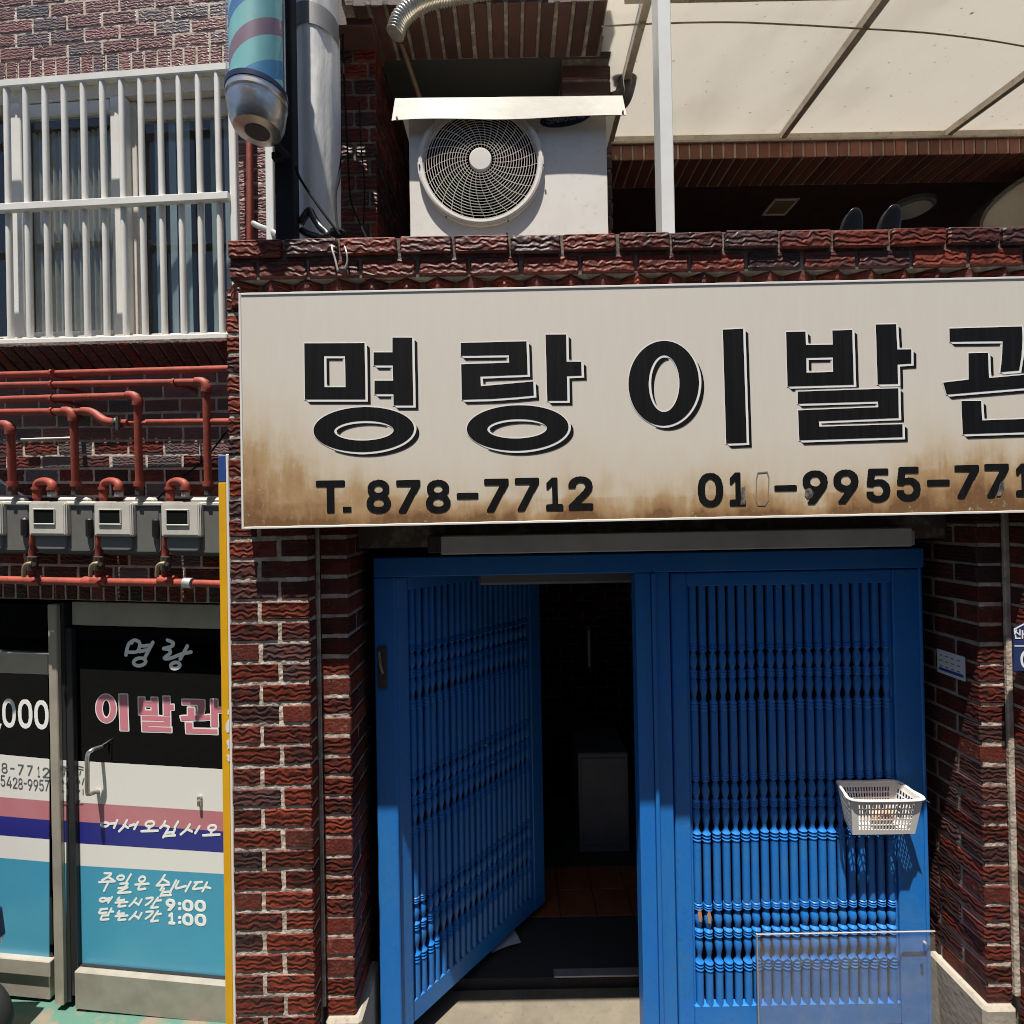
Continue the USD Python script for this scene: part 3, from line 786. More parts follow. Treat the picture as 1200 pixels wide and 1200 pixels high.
for key, pieces in GLY.items():
    g = unary_union(pieces)
    lt = t.part('letter', prism(g, SW + .0004, SW + .0014), BLACKINK)
    sh = unary_union([affinity.translate(g, 6.0 * px1 * q, -5.4 * px1 * q) for q in np.linspace(0, 1, 13)])
    sh = sh.difference(g.buffer(2.9 * px1, join_style='mitre')).buffer(-.0003).buffer(.0003)
    ol = unary_union([affinity.translate(g, 6.0 * px1 * q, -5.4 * px1 * q) for q in np.linspace(0, .55, 8)]).union(g.buffer(.9 * px1, join_style='mitre')).difference(g)
    t.part('letter_outline', prism(ol.difference(sh.buffer(.0002)).buffer(-.0002), SW + .0003, SW + .0009), WHITET, parent=lt)
    t.part('letter_shadow', prism(sh, SW + .0003, SW + .0011), BLACKINK, parent=lt)

SHAPES = {}


def text_shape(ch, bold=True):
    if (ch, bold) not in SHAPES:
        m = meshkit.text_mesh(ch, 1.0, 0.1, bold)
        tr = m.vertices[m.faces]
        top = tr[(tr[:, :, 2] > 0.05).all(1)][:, :, :2]
        s = unary_union([Polygon(q).buffer(1e-5) for q in top]).simplify(0.004)
        SHAPES[(ch, bold)] = s
    return SHAPES[(ch, bold)]


def fit(shape, u0, u1, v0, v1):
    a, b, c, d = shape.bounds
    return affinity.affine_transform(shape, [(u1 - u0) / (c - a), 0, 0, (v1 - v0) / (d - b), u0 - a * (u1 - u0) / (c - a), v0 - b * (v1 - v0) / (d - b)])


def char(t, ch, x0, y0, x1, y1, frame, w, material, bold=True, name='digit', parent=None, grow=0.0, thick=.001):
    u0, v1 = frame.uv(x0, y0, w); u1, v0 = frame.uv(x1, y1, w)
    s = fit(text_shape(ch, bold), u0, u1, v0, v1)
    if grow: s = s.buffer(grow)
    return t.part(name, prism(s, w + .0003, w + .0003 + thick), material, frame, parent=parent)


for ch, x0, x1, y0, y1 in (('T', 371, 404, 564, 600), ('.', 402, 412, 594, 600), ('8', 430, 457.5, 563, 600.5), ('7', 465, 492.5, 563.5, 600), ('8', 499.5, 527.5, 563, 600), ('-', 536, 560, 578.5, 584), ('7', 568, 596, 562, 599), ('7', 604, 631.5, 561, 598), ('1', 640, 659.5, 560.5, 597.5), ('2', 666.5, 694.5, 559, 596.5),
                           ('0', 818, 847, 555, 593), ('1', 855, 873.5, 554.5, 592), ('-', 908, 933, 569.5, 574.5), ('9', 941, 970, 552, 590), ('9', 977, 1006, 551, 589), ('5', 1015.5, 1043, 550, 587.5), ('5', 1051, 1078.5, 548, 586), ('-', 1087, 1112, 563, 568.5), ('7', 1119, 1147, 546, 583), ('7', 1154, 1182, 544.5, 582), ('1', 1190.5, 1208, 544, 581), ('2', 1216, 1245, 543, 580)):
    if ch == '.':
        (ua_, vb_), (ub_, va_) = FR.uv(x0, y0, SW), FR.uv(x1, y1, SW)
        t.part('digit', prism(sbox(ua_, va_, ub_, vb_), SW + .0003, SW + .0013), BLACKINK); continue
    char(t, ch, x0, y0, x1, y1, FR, SW, BLACKINK, grow=.0024)
ring = Polygon([FR.uv(x, y, SW) for x, y in ((888, 554), (899, 553), (901, 560), (900, 586), (896, 592), (888, 592), (886, 586), (886.5, 560))])
for pts in (((944, 574), (949, 572), (953, 577), (951, 583), (946, 584), (943, 580)), ((869, 572), (873, 570), (873, 591), (868, 591)), ((1172, 566), (1176, 563), (1176, 572), (1172, 581), (1168, 581))):
    q_ = Polygon([FR.uv(x, y, SW) for x, y in pts]).buffer(.0008)
    t.part('worn_patch', prism(q_, SW + .0014, SW + .0018), mat('worn_lettering', (.20, .18, .16), .6, (.05, .047, .045), 60, .4, .6))
t.part('digit', prism(ring.buffer(.002).difference(ring.buffer(-.0022)), SW + .0003, SW + .0012), FADED, label='hand-drawn thin grey zero')
t.close()

# ---------------------------------------------------------------- left house
t = Thing('brick_house', 'reddish brick house wall on the left, with a barred window above gas pipes', 'house')
LB = 0.0741
vS = lz(130, 62)                                    # mortar line above the soldier row
WU0, WU1 = -1.05, lx(272, 240)
WV1, WV0 = lz(130, 87), lz(130, 404)
HU0, HU1, HVT = -1.6, 1.02, lz(130, -45)
SHV = lz(130, 704)                                  # top of the shop front
wall = sbox(HU0, -2.62, HU1, HVT).difference(sbox(WU0, WV0, WU1, WV1)).difference(sbox(-1.4, -2.7, lx(300, 900), SHV))
mw = t.part('wall', prism(wall, -0.22, -0.009), MORTH, LF)
for q in ((-1.0, WU1 + .0, WV1, HVT), (WU1 + .002, HU1, WV0 - .0, HVT), (-1.0, HU1, SHV, WV0)):
    t.part('pointing', mortar_sheet(*q, 0.0, .0065, .0015, .0012), MORTH, LF, parent=mw, smooth=True)
wfill = []


def lbrick(u0, u1, v0, v1, m, w0=-.05, w1=0.0):
    t.part('brick', brick(u0, u1, v0, v1, w0, w1, .0022), m, LF, parent=mw)


k = 0
LEFT_VIS = -0.78
for n in range(-40, 10):
    v0 = vS + n * LB + .006
    v1 = v0 + LB - .0125
    if v1 > HVT: break
    if v0 < SHV + 0.10: continue
    L, j = 0.19, 0.0125
    u = -1.0 + (0.1 if n % 2 else 0) + RN.normal(0, .004)
    while u < HU1:
        a, b = u, min(u + L, HU1)
        u += L + j
        segs = [(a, b)]
        if v0 < vS and v1 > WV0 - 0.14:                  # rows cut by the window opening and its soldier row
            segs = [(max(a, WU1 + .01), b)]
        for a, b in segs:
            if b - a > .03 and b > LEFT_VIS:
                lbrick(a, b, v0, v1, pick(HBR if v0 > 0.4 else [RED, RED2, RED2, BURNT, HGREY]))
u = LEFT_VIS
while u < WU1 + .02:                                     # soldier row over the window
    lbrick(u, u + .061, WV1 + .004, vS - .006, HGREY if -.24 < u < .08 and RN.random() < .8 else HRED, -.08, .002)
    u += .0735
u = LEFT_VIS
v1 = SHV + .095
while u < lx(262, 700):                                  # soldier row over the shop front
    lbrick(u, u + .061, SHV + .003, v1, pick([RED, RED2, BURNT, PLAINB]), -.08, .002)
    u += .0735
# sill: bricks on edge, tilted
SW0 = .135
_v, _f = prism(Polygon([(-.02, -.140), (-.004, -.140), (SW0 - .014, -.039), (SW0 - .014, -.022), (-.02, -.003)]), 0, WU1 + .03 - WU0)
_m = trimesh.Trimesh(np.stack([WU1 + .03 - _v[:, 2], _v[:, 1] + WV0, _v[:, 0]], 1), _f, process=False)
if _m.volume < 0: _m.invert()
sl = t.part('sill', _m, MORTD, LF)
u = LEFT_VIS
slen = math.hypot(SW0 - .008, .111); sdir = np.array([0, -.111, -(SW0 - .008)]) / slen; snrm = np.array([0, -(SW0 - .008), .111]) / slen
while u < WU1 - .02:
    v, f = cbox(0, .061, .010, slen - .004, -.03, .003, .004)
    q = np.array([u, WV0 - .032, SW0])
    P = q + v[:, :1] * [1, 0, 0] + v[:, 1:2] * sdir + v[:, 2:3] * snrm
    m_ = trimesh.Trimesh(P, f, process=False)
    t.part('sill_brick', (P, f if m_.volume > 0 else f[:, ::-1]), pick([BURNT, RED2, BURNT]), LF, parent=sl)
    u += .0735
# window: frame, sashes, panes
wn = t.part('window', cat(cbox(WU0, WU1, WV1 - .075, WV1 - .002, -.16, -.05, .004), cbox(WU0, WU1, WV0 + .001, WV0 + .065, -.16, -.03, .004),
                          cbox(WU1 - .03, WU1 - .001, WV0 + .066, WV1 - .076, -.16, -.05, .003)), FRAMEW, LF)
sv0, sv1 = WV0 + .067, WV1 - .078
m0, m1 = lx(11, 240, -.06), lx(30, 240, -.06)
t.part('sash', cat(cbox(m0, m1, sv0, sv1, -.10, -.04, .004), cbox(m1 + .001, lx(136, 240, -.09), sv1 - .07, sv1, -.10, -.06, .003), cbox(m1 + .001, lx(136, 240, -.09), sv0, sv0 + .035, -.10, -.06, .003),
                   cbox(lx(137, 240, -.08), lx(154, 240, -.08), sv0, sv1, -.10, -.045, .004)), CREAMW, LF, parent=wn)
t.part('sash', cat(cbox(lx(155, 240, -.1), lx(164, 240, -.1), sv0, sv1, -.14, -.085, .003), cbox(lx(164, 240, -.1) + .001, WU1 - .032, sv1 - .09, sv1, -.14, -.10, .003), cbox(lx(164, 240, -.1) + .001, WU1 - .032, sv0, sv0 + .012, -.14, -.10, .003)), FRAMEW, LF, parent=wn)
t.part('sash', cat(cbox(WU0 + .01, m0 - .04, sv0, sv0 + .03, -.14, -.10, .003), cbox(m0 - .04, m0 - .001, sv0, sv1, -.14, -.09, .003)), FRAMEW, LF, parent=wn)
t.part('pane', bx(m1 + .002, lx(136, 240, -.09), sv0 + .036, sv1 - .071, -.083, -.079), GLASS, LF, parent=wn)
t.part('pane', bx(lx(164, 240, -.1) + .002, WU1 - .033, sv0 + .013, sv1 - .091, -.122, -.118), GLASS, LF, parent=wn)
t.part('pane', bx(WU0 + .01, m0 - .041, sv0 + .031, sv1, -.122, -.118), GLASS, LF, parent=wn)
t.part('room_lining', cat(bx(WU0 - .05, WU1 + .05, WV0 - .05, WV1 + .05, -1.25, -1.2), bx(WU0 - .05, WU1 + .05, WV1 - .02, WV1 + .05, -1.2, -.222), bx(WU0 - .05, WU1 + .05, WV0 - .05, WV0 + .02, -1.2, -.222),
                          bx(WU1, WU1 + .05, WV0, WV1, -1.2, -.222), bx(WU0 - .05, WU0, WV0, WV1, -1.2, -.222)), ROOM, LF, parent=wn)
# window bars in front
GWW = 0.10
gr = t.part('window_grille', cat(cbox(WU0 - .02, lx(276, 90, GWW), lz(130, 92.5, GWW), lz(130, 83.5, GWW), GWW - .03, GWW + .004, .004),
                                 cbox(WU0 - .02, lx(270, 235, GWW), lz(130, 243, GWW), lz(130, 234, GWW), GWW - .012, GWW + .02, .004),
                                 cbox(WU0 - .02, lx(266, 395, GWW), lz(130, 402.5, GWW), lz(130, 394, GWW), GWW - .03, GWW + .004, .004),
                                 cbox(lx(269, 235, GWW), lx(277, 235, GWW), lz(130, 393.5, GWW), lz(130, 92.8, GWW), GWW - .03, GWW, .004),
                                 cbox(lx(270, 235, GWW), lx(276, 235, GWW), lz(130, 110, GWW), lz(130, 104, GWW), -.05, GWW - .031, .003),
                                 cbox(lx(270, 235, GWW), lx(276, 235, GWW), lz(130, 380, GWW), lz(130, 374, GWW), -.05, GWW - .031, .003)), CREAMW, LF)
for x in [-40, -17.5] + [5 + 22.6 * i for i in range(12)]:
    u = lx(x + 2, 238, GWW)
    t.part('bar', tube([(u, lz(130, 394, GWW), GWW - .013), (u, lz(130, 300, GWW), GWW - .013 + RN.normal(0, .001)), (u, lz(130, 92, GWW), GWW - .013)], .0145, 10), CREAMW, LF, parent=gr, smooth=50)
t.close()


def curtain(label, material, u0, u1, v0, v1, w, folds):
    us = np.linspace(u0, u1, folds * 8)
    ph = np.cumsum(RN.uniform(.5, 1.5, folds * 8)); ph = ph / ph[-1] * folds * 2 * math.pi
    pm = dict(zip(us.tolist(), ph))
    m = grid(us, np.linspace(v0, v1, 4), lambda u, v: (u, v, w + .013 * math.sin(pm[float(u)])))
    single('curtain', m, material, label, 'curtain', LF, smooth=True)


curtain('beige pleated curtain behind the left pane of the barred window', CURT, m1 - .0, lx(138, 240, -.12), WV0 + .03, lz(130, 152, -.12), -.118, 13)
tb = Thing('vertical_blind', 'pale blue vertical slat blind behind the right pane of the barred window', 'blind')
bw0, bw1 = WV0 + .09, lz(130, 131, -.17)
tb.part('head_rail', cbox(lx(166, 240, -.17), WU1, bw1, bw1 + .03, -.17, -.13, .003), FRAMEW, LF)
for i in range(6):
    c_ = lx(190 + 16.2 * i, 240, -.17)
    v, f = cbox(-.027, .027, bw0, bw1 - .001, -.001, .001, .0006)
    a_ = .25 + RN.normal(0, .06); v = v.copy()
    v[:, 0], v[:, 2] = c_ + v[:, 0] * math.cos(a_), -.15 + v[:, 0] * math.sin(a_)
    tb.part('slat', (v, f), CURTB, LF)
tb.close()

# ---------------------------------------------------------------- shop front (glass door with film lettering)
t = Thing('shop_front', 'glass barber shop front with striped film and a steel handle, left of the yellow post', 'shop front')
FZ0 = lz(130, 1166, -.06)
U1S = lx(300, 900)
t.part('header', cbox(-1.39, U1S, lz(180, 706), SHV - .003, -.14, -.04, .003), STEELD, LF)
t.part('header_panel', cbox(lx(84, 720, -.05), U1S, lz(180, 735, -.05), lz(180, 707, -.05), -.12, -.05, .003), STEEL, LF)
t.part('post', cbox(lx(59, 900, -.01), lx(69.5, 900, -.01), FZ0 - .03, lz(65, 709), -.07, -.008, .004), STEEL, LF)
t.part('transom', cbox(-1.39, lx(58, 780, -.04), lz(30, 789, -.04), lz(30, 765, -.04), -.11, -.03, .004), STEEL, LF)
t.part('bottom_rail', cbox(-1.39, lx(58, 1130, -.03), lz(30, 1143, -.03), lz(30, 1125, -.03), -.11, -.03, .004), STEEL, LF)
t.part('kick_plate', cbox(-1.39, lx(58, 1160, -.05), FZ0 - .05, lz(30, 1144, -.03) - .001, -.11, -.05, .004), STEEL, LF)
dw = -.06                                                # door glass plane
t.part('sill', cbox(lx(88, 1160, -.02), U1S, FZ0 - .05, lz(180, 1146, -.02), -.12, -.015, .005), mat('dull_door_sill', (.30, .275, .23), .5, (.23, .21, .175), 6, metal=.2), LF)
jb = t.part('jamb', cbox(lx(71, 900, -.03), lx(78, 900, -.03), FZ0 - .03, lz(75, 708), -.12, -.03, .002), STEELD, LF)
gl = t.part('fixed_pane', bx(-1.39, lx(58, 900, dw), lz(30, 1124, dw), lz(30, 708, dw), dw - .012, dw), GLASSD, LF)


def bandpoly(frame, w, x0, x1, y00, y01, y10, y11):
    """A film strip between two slightly sloping edges: y00 (left) to y01 (right) on top, y10 to y11 below."""
    return Polygon([frame.uv(x0, y10, w), frame.uv(x1, y11, w), frame.uv(x1, y01, w), frame.uv(x0, y00, w)])


def film(parent, x0, x1, ys, w):
    for i, (m, nm) in enumerate(((WHITEF, 'white_film'), (PINKF, 'pink_film'), (NAVYF, 'navy_film'), (WHITEF, 'white_film'), (SKYB, 'blue_film'))):
        a, b = ys[i], ys[i + 1]
        t.part(nm, prism(bandpoly(LF, w, x0, x1, a[0], a[1], b[0], b[1]), w + .0006, w + .0012), m, LF, parent=parent)


film(gl, -120, 58, ((883 - 10, 889.5), (933 - 9, 938.5), (954.6 - 9, 961), (978 - 9, 983.5), (1003.7 - 9, 1010), (1121 - 7, 1125)), dw)
for ch, x0, x1, y0, y1 in (('5', -21, -7, 815, 851), (',', -4, 2, 848, 858), ('0', 2.5, 19, 818, 853), ('0', 21, 38.5, 819, 854), ('0', 40, 57.5, 820, 855)):
    char(t, ch, x0, y0, x1, y1, LF, dw, WHITET, name='digit', parent=gl)
for q, (row, dy) in enumerate((((('8', 1.8, 9, 893.5), ('-', 12, 17, 899.5), ('7', 21, 28, 895.5), ('7', 32, 38.5, 896.5), ('1', 44, 47, 898), ('2', 50, 58, 899)), 12.5), ((('5', 1, 6.3, 908), ('4', 7.5, 14, 909.5), ('2', 15, 20.6, 910.5), ('8', 21.4, 26.8, 911.5), ('-', 28, 31.4, 917), ('9', 32.5, 38.2, 912.5), ('9', 39.3, 45, 913), ('5', 46, 51.5, 913.3), ('7', 52.6, 58, 913.5)), 13.5))):
    for ch, x0, x1, y0 in row:
        hh = 1.6 if ch == '-' else dy
        char(t, ch, x0, y0, x1, y0 + hh, LF, dw + .0013, GREYINK, False, name='digit', parent=gl)

# door leaf
dr = t.part('door', cat(cbox(lx(78.5, 900, -.04), lx(87.5, 900, -.04), FZ0, lz(80, 736, -.04), -.09, -.035, .003),
                        cbox(lx(87.7, 900, -.04), U1S, FZ0, lz(180, 1138, -.05), -.085, -.045, .003)), STEELD, LF)
t.part('glass', bx(lx(87.8, 900, dw), U1S, lz(180, 1137, dw), lz(180, 737, dw), dw - .012, dw), GLASSD, LF, parent=dr)
XR = 306
sl_ = (XR - 88) / (255 - 90)
film(dr, 88, XR, tuple((a, a + (b - a) * sl_) for a, b in ((891.5, 901), (940, 950.5), (962.5, 973.5), (988, 998.5), (1014, 1023.5), (1134.5, 1145.5))), dw)
# film strip behind the dark jamb
film(jb, 71.3, 77.8, ((890.5, 891), (938, 938.5), (961, 961.5), (986.5, 987), (1011, 1011.5), (1131, 1131.5)), -.03)


def strokes(lines, width, s, ox, oy, frame, w, material, parent, thick=.0006):
    sh = []
    for l in lines:
        if l[0] == 'o':
            _, cx, cy, rx, ry = l
            pts = [frame.uv(ox + (cx + rx * math.cos(a) - .25 * ry * math.sin(a)) / s, oy + (cy + ry * math.sin(a)) / s, w) for a in np.linspace(0, 2 * math.pi, 20)]
        else:
            pts = [frame.uv(ox + x / s, oy + y / s, w) for x, y in l]
            if len(pts) > 2:
                q = smooth_path([(a, b, 0) for a, b in pts], 4); pts = [(a, b) for a, b, _ in q]
        sh.append(LineString(pts).buffer(width / 2, quad_segs=4))
    g = unary_union(sh).simplify(.0003)
    return t.part('lettering', prism(g, w + .0004, w + .0004 + thick), material, frame, parent=parent)


pm_ = 2.72 / 600
strokes([[(385, 165), (362, 170), (345, 220), (337, 265)], [(375, 160), (410, 142), (450, 165), (432, 235), (350, 242)], [(560, 160), (528, 220), (497, 280)], [(462, 190), (540, 186)], [(450, 236), (515, 222)], ('o', 450, 322, 50, 32)], 4.2 * pm_, 7.06, 100, 730, LF, dw + .0006, SILVT, dr)
strokes([[(680, 142), (728, 165), (712, 195), (648, 212), (695, 220), (702, 250), (655, 290), (700, 293), (800, 255)], [(845, 190), (815, 245), (785, 300)], [(820, 252), (875, 240)], ('o', 745, 352, 38, 26)], 4.2 * pm_, 7.06, 100, 730, LF, dw + .0006, SILVT, dr)


def boxed(key, x0, y0, x1, y1, frame, w, parent):
    g = unary_union(GLY[key])
    if key == 'i': g = unary_union([affinity.scale(GLY[key][0], .92, 1, origin='center'), affinity.translate(affinity.scale(GLY[key][1], 1.25, .95, origin='center'), -.05, -.02)])
    else: g = unary_union([q.buffer(.004, join_style='mitre') for q in GLY[key]])
    u0, v1 = frame.uv(x0, y0, w); u1, v0 = frame.uv(x1, y1, w)
    g = fit(g, u0, u1, v0, v1)
    t.part('outline', prism(g.buffer(1.35 * pm_), w + .0003, w + .0008), WHITET, frame, parent=parent)
    t.part('lettering', prism(g, w + .0010, w + .0015), REDINK, frame, parent=parent)


boxed('i', 112.5, 812.5, 150.5, 856, LF, dw + .0006, dr)
boxed('bal', 162.5, 815, 204.5, 858.5, LF, dw + .0006, dr)
boxed('gwan', 211, 818, 261, 861, LF, dw + .0006, dr)
Q = (7.06, 100, 940, LF, dw + .0014, WHITET, dr)
Wd = 2.75 * pm_
strokes([('o', 162, 185, 30, 16), [(195, 180), (240, 175)], [(265, 150), (238, 212)],
         [(345, 150), (318, 200), (280, 240)], [(318, 190), (355, 212)], [(368, 195), (408, 184)], [(436, 165), (405, 222)],
         ('o', 535, 180, 35, 22), [(535, 205), (522, 228)], [(465, 240), (600, 236)],
         [(662, 158), (645, 190), (620, 214)], [(650, 190), (692, 206)], [(768, 162), (740, 210)], [(685, 222), (645, 290)], [(742, 222), (722, 275)], [(668, 252), (732, 248)], [(655, 280), (742, 274)],
         [(865, 185), (838, 225), (790, 266)], [(840, 222), (882, 242)], [(945, 200), (910, 256)],
         ('o', 1050, 212, 32, 22), [(1045, 238), (1040, 260)], [(975, 274), (1110, 268)]], Wd, *Q)
strokes([[(160, 588), (215, 592), (185, 620), (140, 645)], [(185, 618), (232, 645)], [(115, 662), (245, 655)], [(192, 660), (155, 735)],
         ('o', 293, 625, 28, 18), [(378, 598), (342, 658)], [(290, 676), (352, 672), (322, 705), (275, 712)], [(350, 705), (270, 750), (375, 744)],
         ('o', 470, 638, 25, 22), [(415, 682), (525, 675)], [(450, 692), (440, 722), (497, 716)],
         [(658, 603), (628, 648), (590, 690)], [(645, 640), (690, 664)], [(600, 690), (695, 682)], [(645, 690), (622, 728)], [(752, 648), (715, 722)], [(652, 715), (622, 778)], [(712, 722), (698, 770)], [(640, 745), (705, 741)], [(628, 772), (710, 768)],
         [(772, 655), (750, 712), (832, 694)], [(872, 660), (830, 738)], [(905, 665), (967, 660)], [(925, 672), (892, 718), (967, 710)], [(1008, 665), (970, 738)], [(988, 700), (1035, 712)]], Wd * .9, *Q)


def hours(dy, first):
    strokes([[(x, y + dy) for x, y in l] if l[0] != 'o' else ('o', l[1], l[2] + dy, l[3], l[4]) for l in first + [
        [(282, 790), (268, 812), (322, 808)], [(250, 832), (350, 826)], [(286, 842), (275, 864), (332, 858)],
        [(422, 795), (396, 830), (365, 860)], [(400, 822), (432, 842)], [(467, 805), (440, 852)],
        [(505, 797), (560, 792), (535, 828), (500, 852)], [(602, 790), (565, 842)], [(585, 816), (627, 812)], [(562, 852), (545, 874), (602, 868)]]], Wd * .85, *Q)


hours(0, [('o', 145, 808, 25, 15), [(168, 800), (200, 795)], [(165, 816), (197, 812)], [(222, 785), (190, 832)]])
hours(112, [[(125, 775), (182, 770)], [(132, 778), (115, 806), (177, 802)], [(217, 768), (190, 818)], [(205, 792), (232, 794)], [(140, 826), (192, 824)], [(142, 826), (130, 860), (192, 856)]])
for ch, x0, x1, y0, y1 in (('9', 668, 745, 800, 900), (':', 770, 792, 830, 892), ('0', 805, 893, 808, 902), ('0', 908, 997, 810, 905), ('1', 690, 742, 917, 1010), (':', 770, 792, 945, 1005), ('0', 805, 893, 922, 1020), ('0', 908, 1000, 924, 1025)):
    char(t, ch, 100 + x0 / 7.06, 940 + y0 / 7.06, 100 + x1 / 7.06, 940 + y1 / 7.06, LF, dw + .0013, WHITET, name='digit', parent=dr, grow=.0022)
# small dark writing near the door edge, seen twice over the frame
for ox, wj in ((89.5, dw), (70.5, -.0285)):
    strokes([[(0, 0), (8, 2)], [(2, 4), (8, 5)], [(5, 7), (4, 11)], [(1, 15), (4, 19), (0, 22)], [(9, 15), (7, 22)], [(4, 29), (0, 34)], [(8, 28), (8, 34)], [(4, 41), (2, 45), (8, 45)]], .0055, 1.0, ox, 897, LF, wj + .0014, GREYINK, dr)
hu = lx(103, 900, 0)
t.part('handle', tube(smooth_path([LFp for LFp in [(lx(119, 875, dw), lz(119, 875, dw), dw), (lx(108, 878, 0), lz(108, 879, 0), .004), (lx(102.5, 882, .01), lz(102.5, 886, .01), .01), (lx(102.5, 905, .01), lz(102.5, 905, .01), .01),
                                                  (lx(102.5, 926, .01), lz(102.5, 927, .01), .01), (lx(106, 930, 0), lz(106, 930, .0), .004), (lx(115, 927, dw), lz(115, 927, dw), dw)]], 6), .0105, 10), CHROME, LF, parent=dr, smooth=60)
t.part('lock', cat(lathe([(dw + .001, .012), (dw + .014, .011), (dw + .016, .006)], (lx(235, 934, dw), lz(235, 934, dw), 0), 2, 12), cbox(lx(233.5, 934, dw), lx(237, 934, dw), lz(235, 943, dw), lz(235, 936, dw), dw + .001, dw + .02, .002)), CHROME, LF, parent=dr)
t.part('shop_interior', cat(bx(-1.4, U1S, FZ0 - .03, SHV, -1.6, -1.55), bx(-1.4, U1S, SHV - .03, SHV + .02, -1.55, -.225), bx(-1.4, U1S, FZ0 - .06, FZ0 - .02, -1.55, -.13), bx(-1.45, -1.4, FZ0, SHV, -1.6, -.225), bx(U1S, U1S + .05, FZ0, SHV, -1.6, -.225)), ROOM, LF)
t.close()

# ---------------------------------------------------------------- gas pipes and meters
t = Thing('gas_pipework', 'red painted gas pipes running along the brick wall above and below the meters', 'gas pipes')
PR = 0.0175


def lp3(px, py, w): u, v = LF.uv(px, py, w); return np.array([u, v, w])


def run(pts, w, r=PR, elbow=True, name='pipe', tail=None):
    """Straight pipes between pixel corners, thicker elbows where they turn."""
    P = [lp3(x, y, w if np.ndim(w) == 0 else w[i]) for i, (x, y) in enumerate(pts)]
    for a, b in zip(P[:-1], P[1:]):
        t.part(name, tube([a, (a + b) / 2, b], r, 12), PIPE, LF, smooth=50)
    for i in range(1, len(P) - 1):
        d0 = (P[i - 1] - P[i]) / np.linalg.norm(P[i - 1] - P[i]); d1 = (P[i + 1] - P[i]) / np.linalg.norm(P[i + 1] - P[i])
        q = [P[i] + d0 * .05, P[i] + d0 * .028, P[i] + (d0 + d1) * .008, P[i] + d1 * .028, P[i] + d1 * .05]
        t.part('elbow', tube(smooth_path(q, 4), r * 1.38, 12), PIPE, LF, smooth=60)


def band(px, py, w, axis, r=PR * 1.32, half=.012, m=None, name='coupling'):
    c = lp3(px, py, w); d = np.zeros(3); d[axis] = half
    t.part(name, tube([c - d, c, c + d], r, 12), m or PIPE, LF, smooth=50)


W1 = .135
run([(-60, 441.5), (273, 432)], W1)
run([(-60, 453), (241.5, 447.5), (244, 573)], (W1 + .015, W1 + .015, .115), r=PR)
run([(-60, 470), (161, 463.5), (163.5, 574)], (W1 + .015, W1 + .015, .115))
run([(-60, 484), (86, 482), (89, 574)], (W1 + .015, W1 + .015, .115))
run([(-60, 499), (12, 497.5), (15, 574)], (W1 + .015, W1 + .015, .115))
run([(88, 482.5), (108, 482), (124, 495), (150, 495.5)], W1 + .01, PR * .95)
run([(150, 495.8), (173, 495.5)], W1, PR * .6)
run([(172, 495.2), (274, 494)], W1 - .01, PR * .95)
t.part('valve', lathe([(-.02, .02), (.0, .03), (.02, .02)], lp3(138, 496, W1 + .02), 0, 10), DKIRON, LF, smooth=40)
t.part('hand_wheel', tube([lp3(138, 488, W1 + .05), lp3(138, 504, W1 + .05)], .009, 8), DKIRON, LF)
for x, y in ((62, 438), (62, 451.2), (62, 467.5), (62, 482.4), (205, 448.8)):
    c = lp3(x, y, W1 + .018)
    t.part('pipe_clip', cat(tube([c - [.006, 0, 0], c, c + [.006, 0, 0]], PR * 1.3, 10), cbox(c[0] - .006, c[0] + .006, c[1] - .01, c[1] + .01, 0, c[2] - .01, .002)), PIPE, LF)
HW = .092
run([(-60, 678), (110, 682), (215, 683)], HW, PR * 1.15)
run([(228, 683.6), (275, 684.5)], HW, PR * 1.05)
band(221, 683.3, HW, 0, PR * 1.5, .022, ALU)
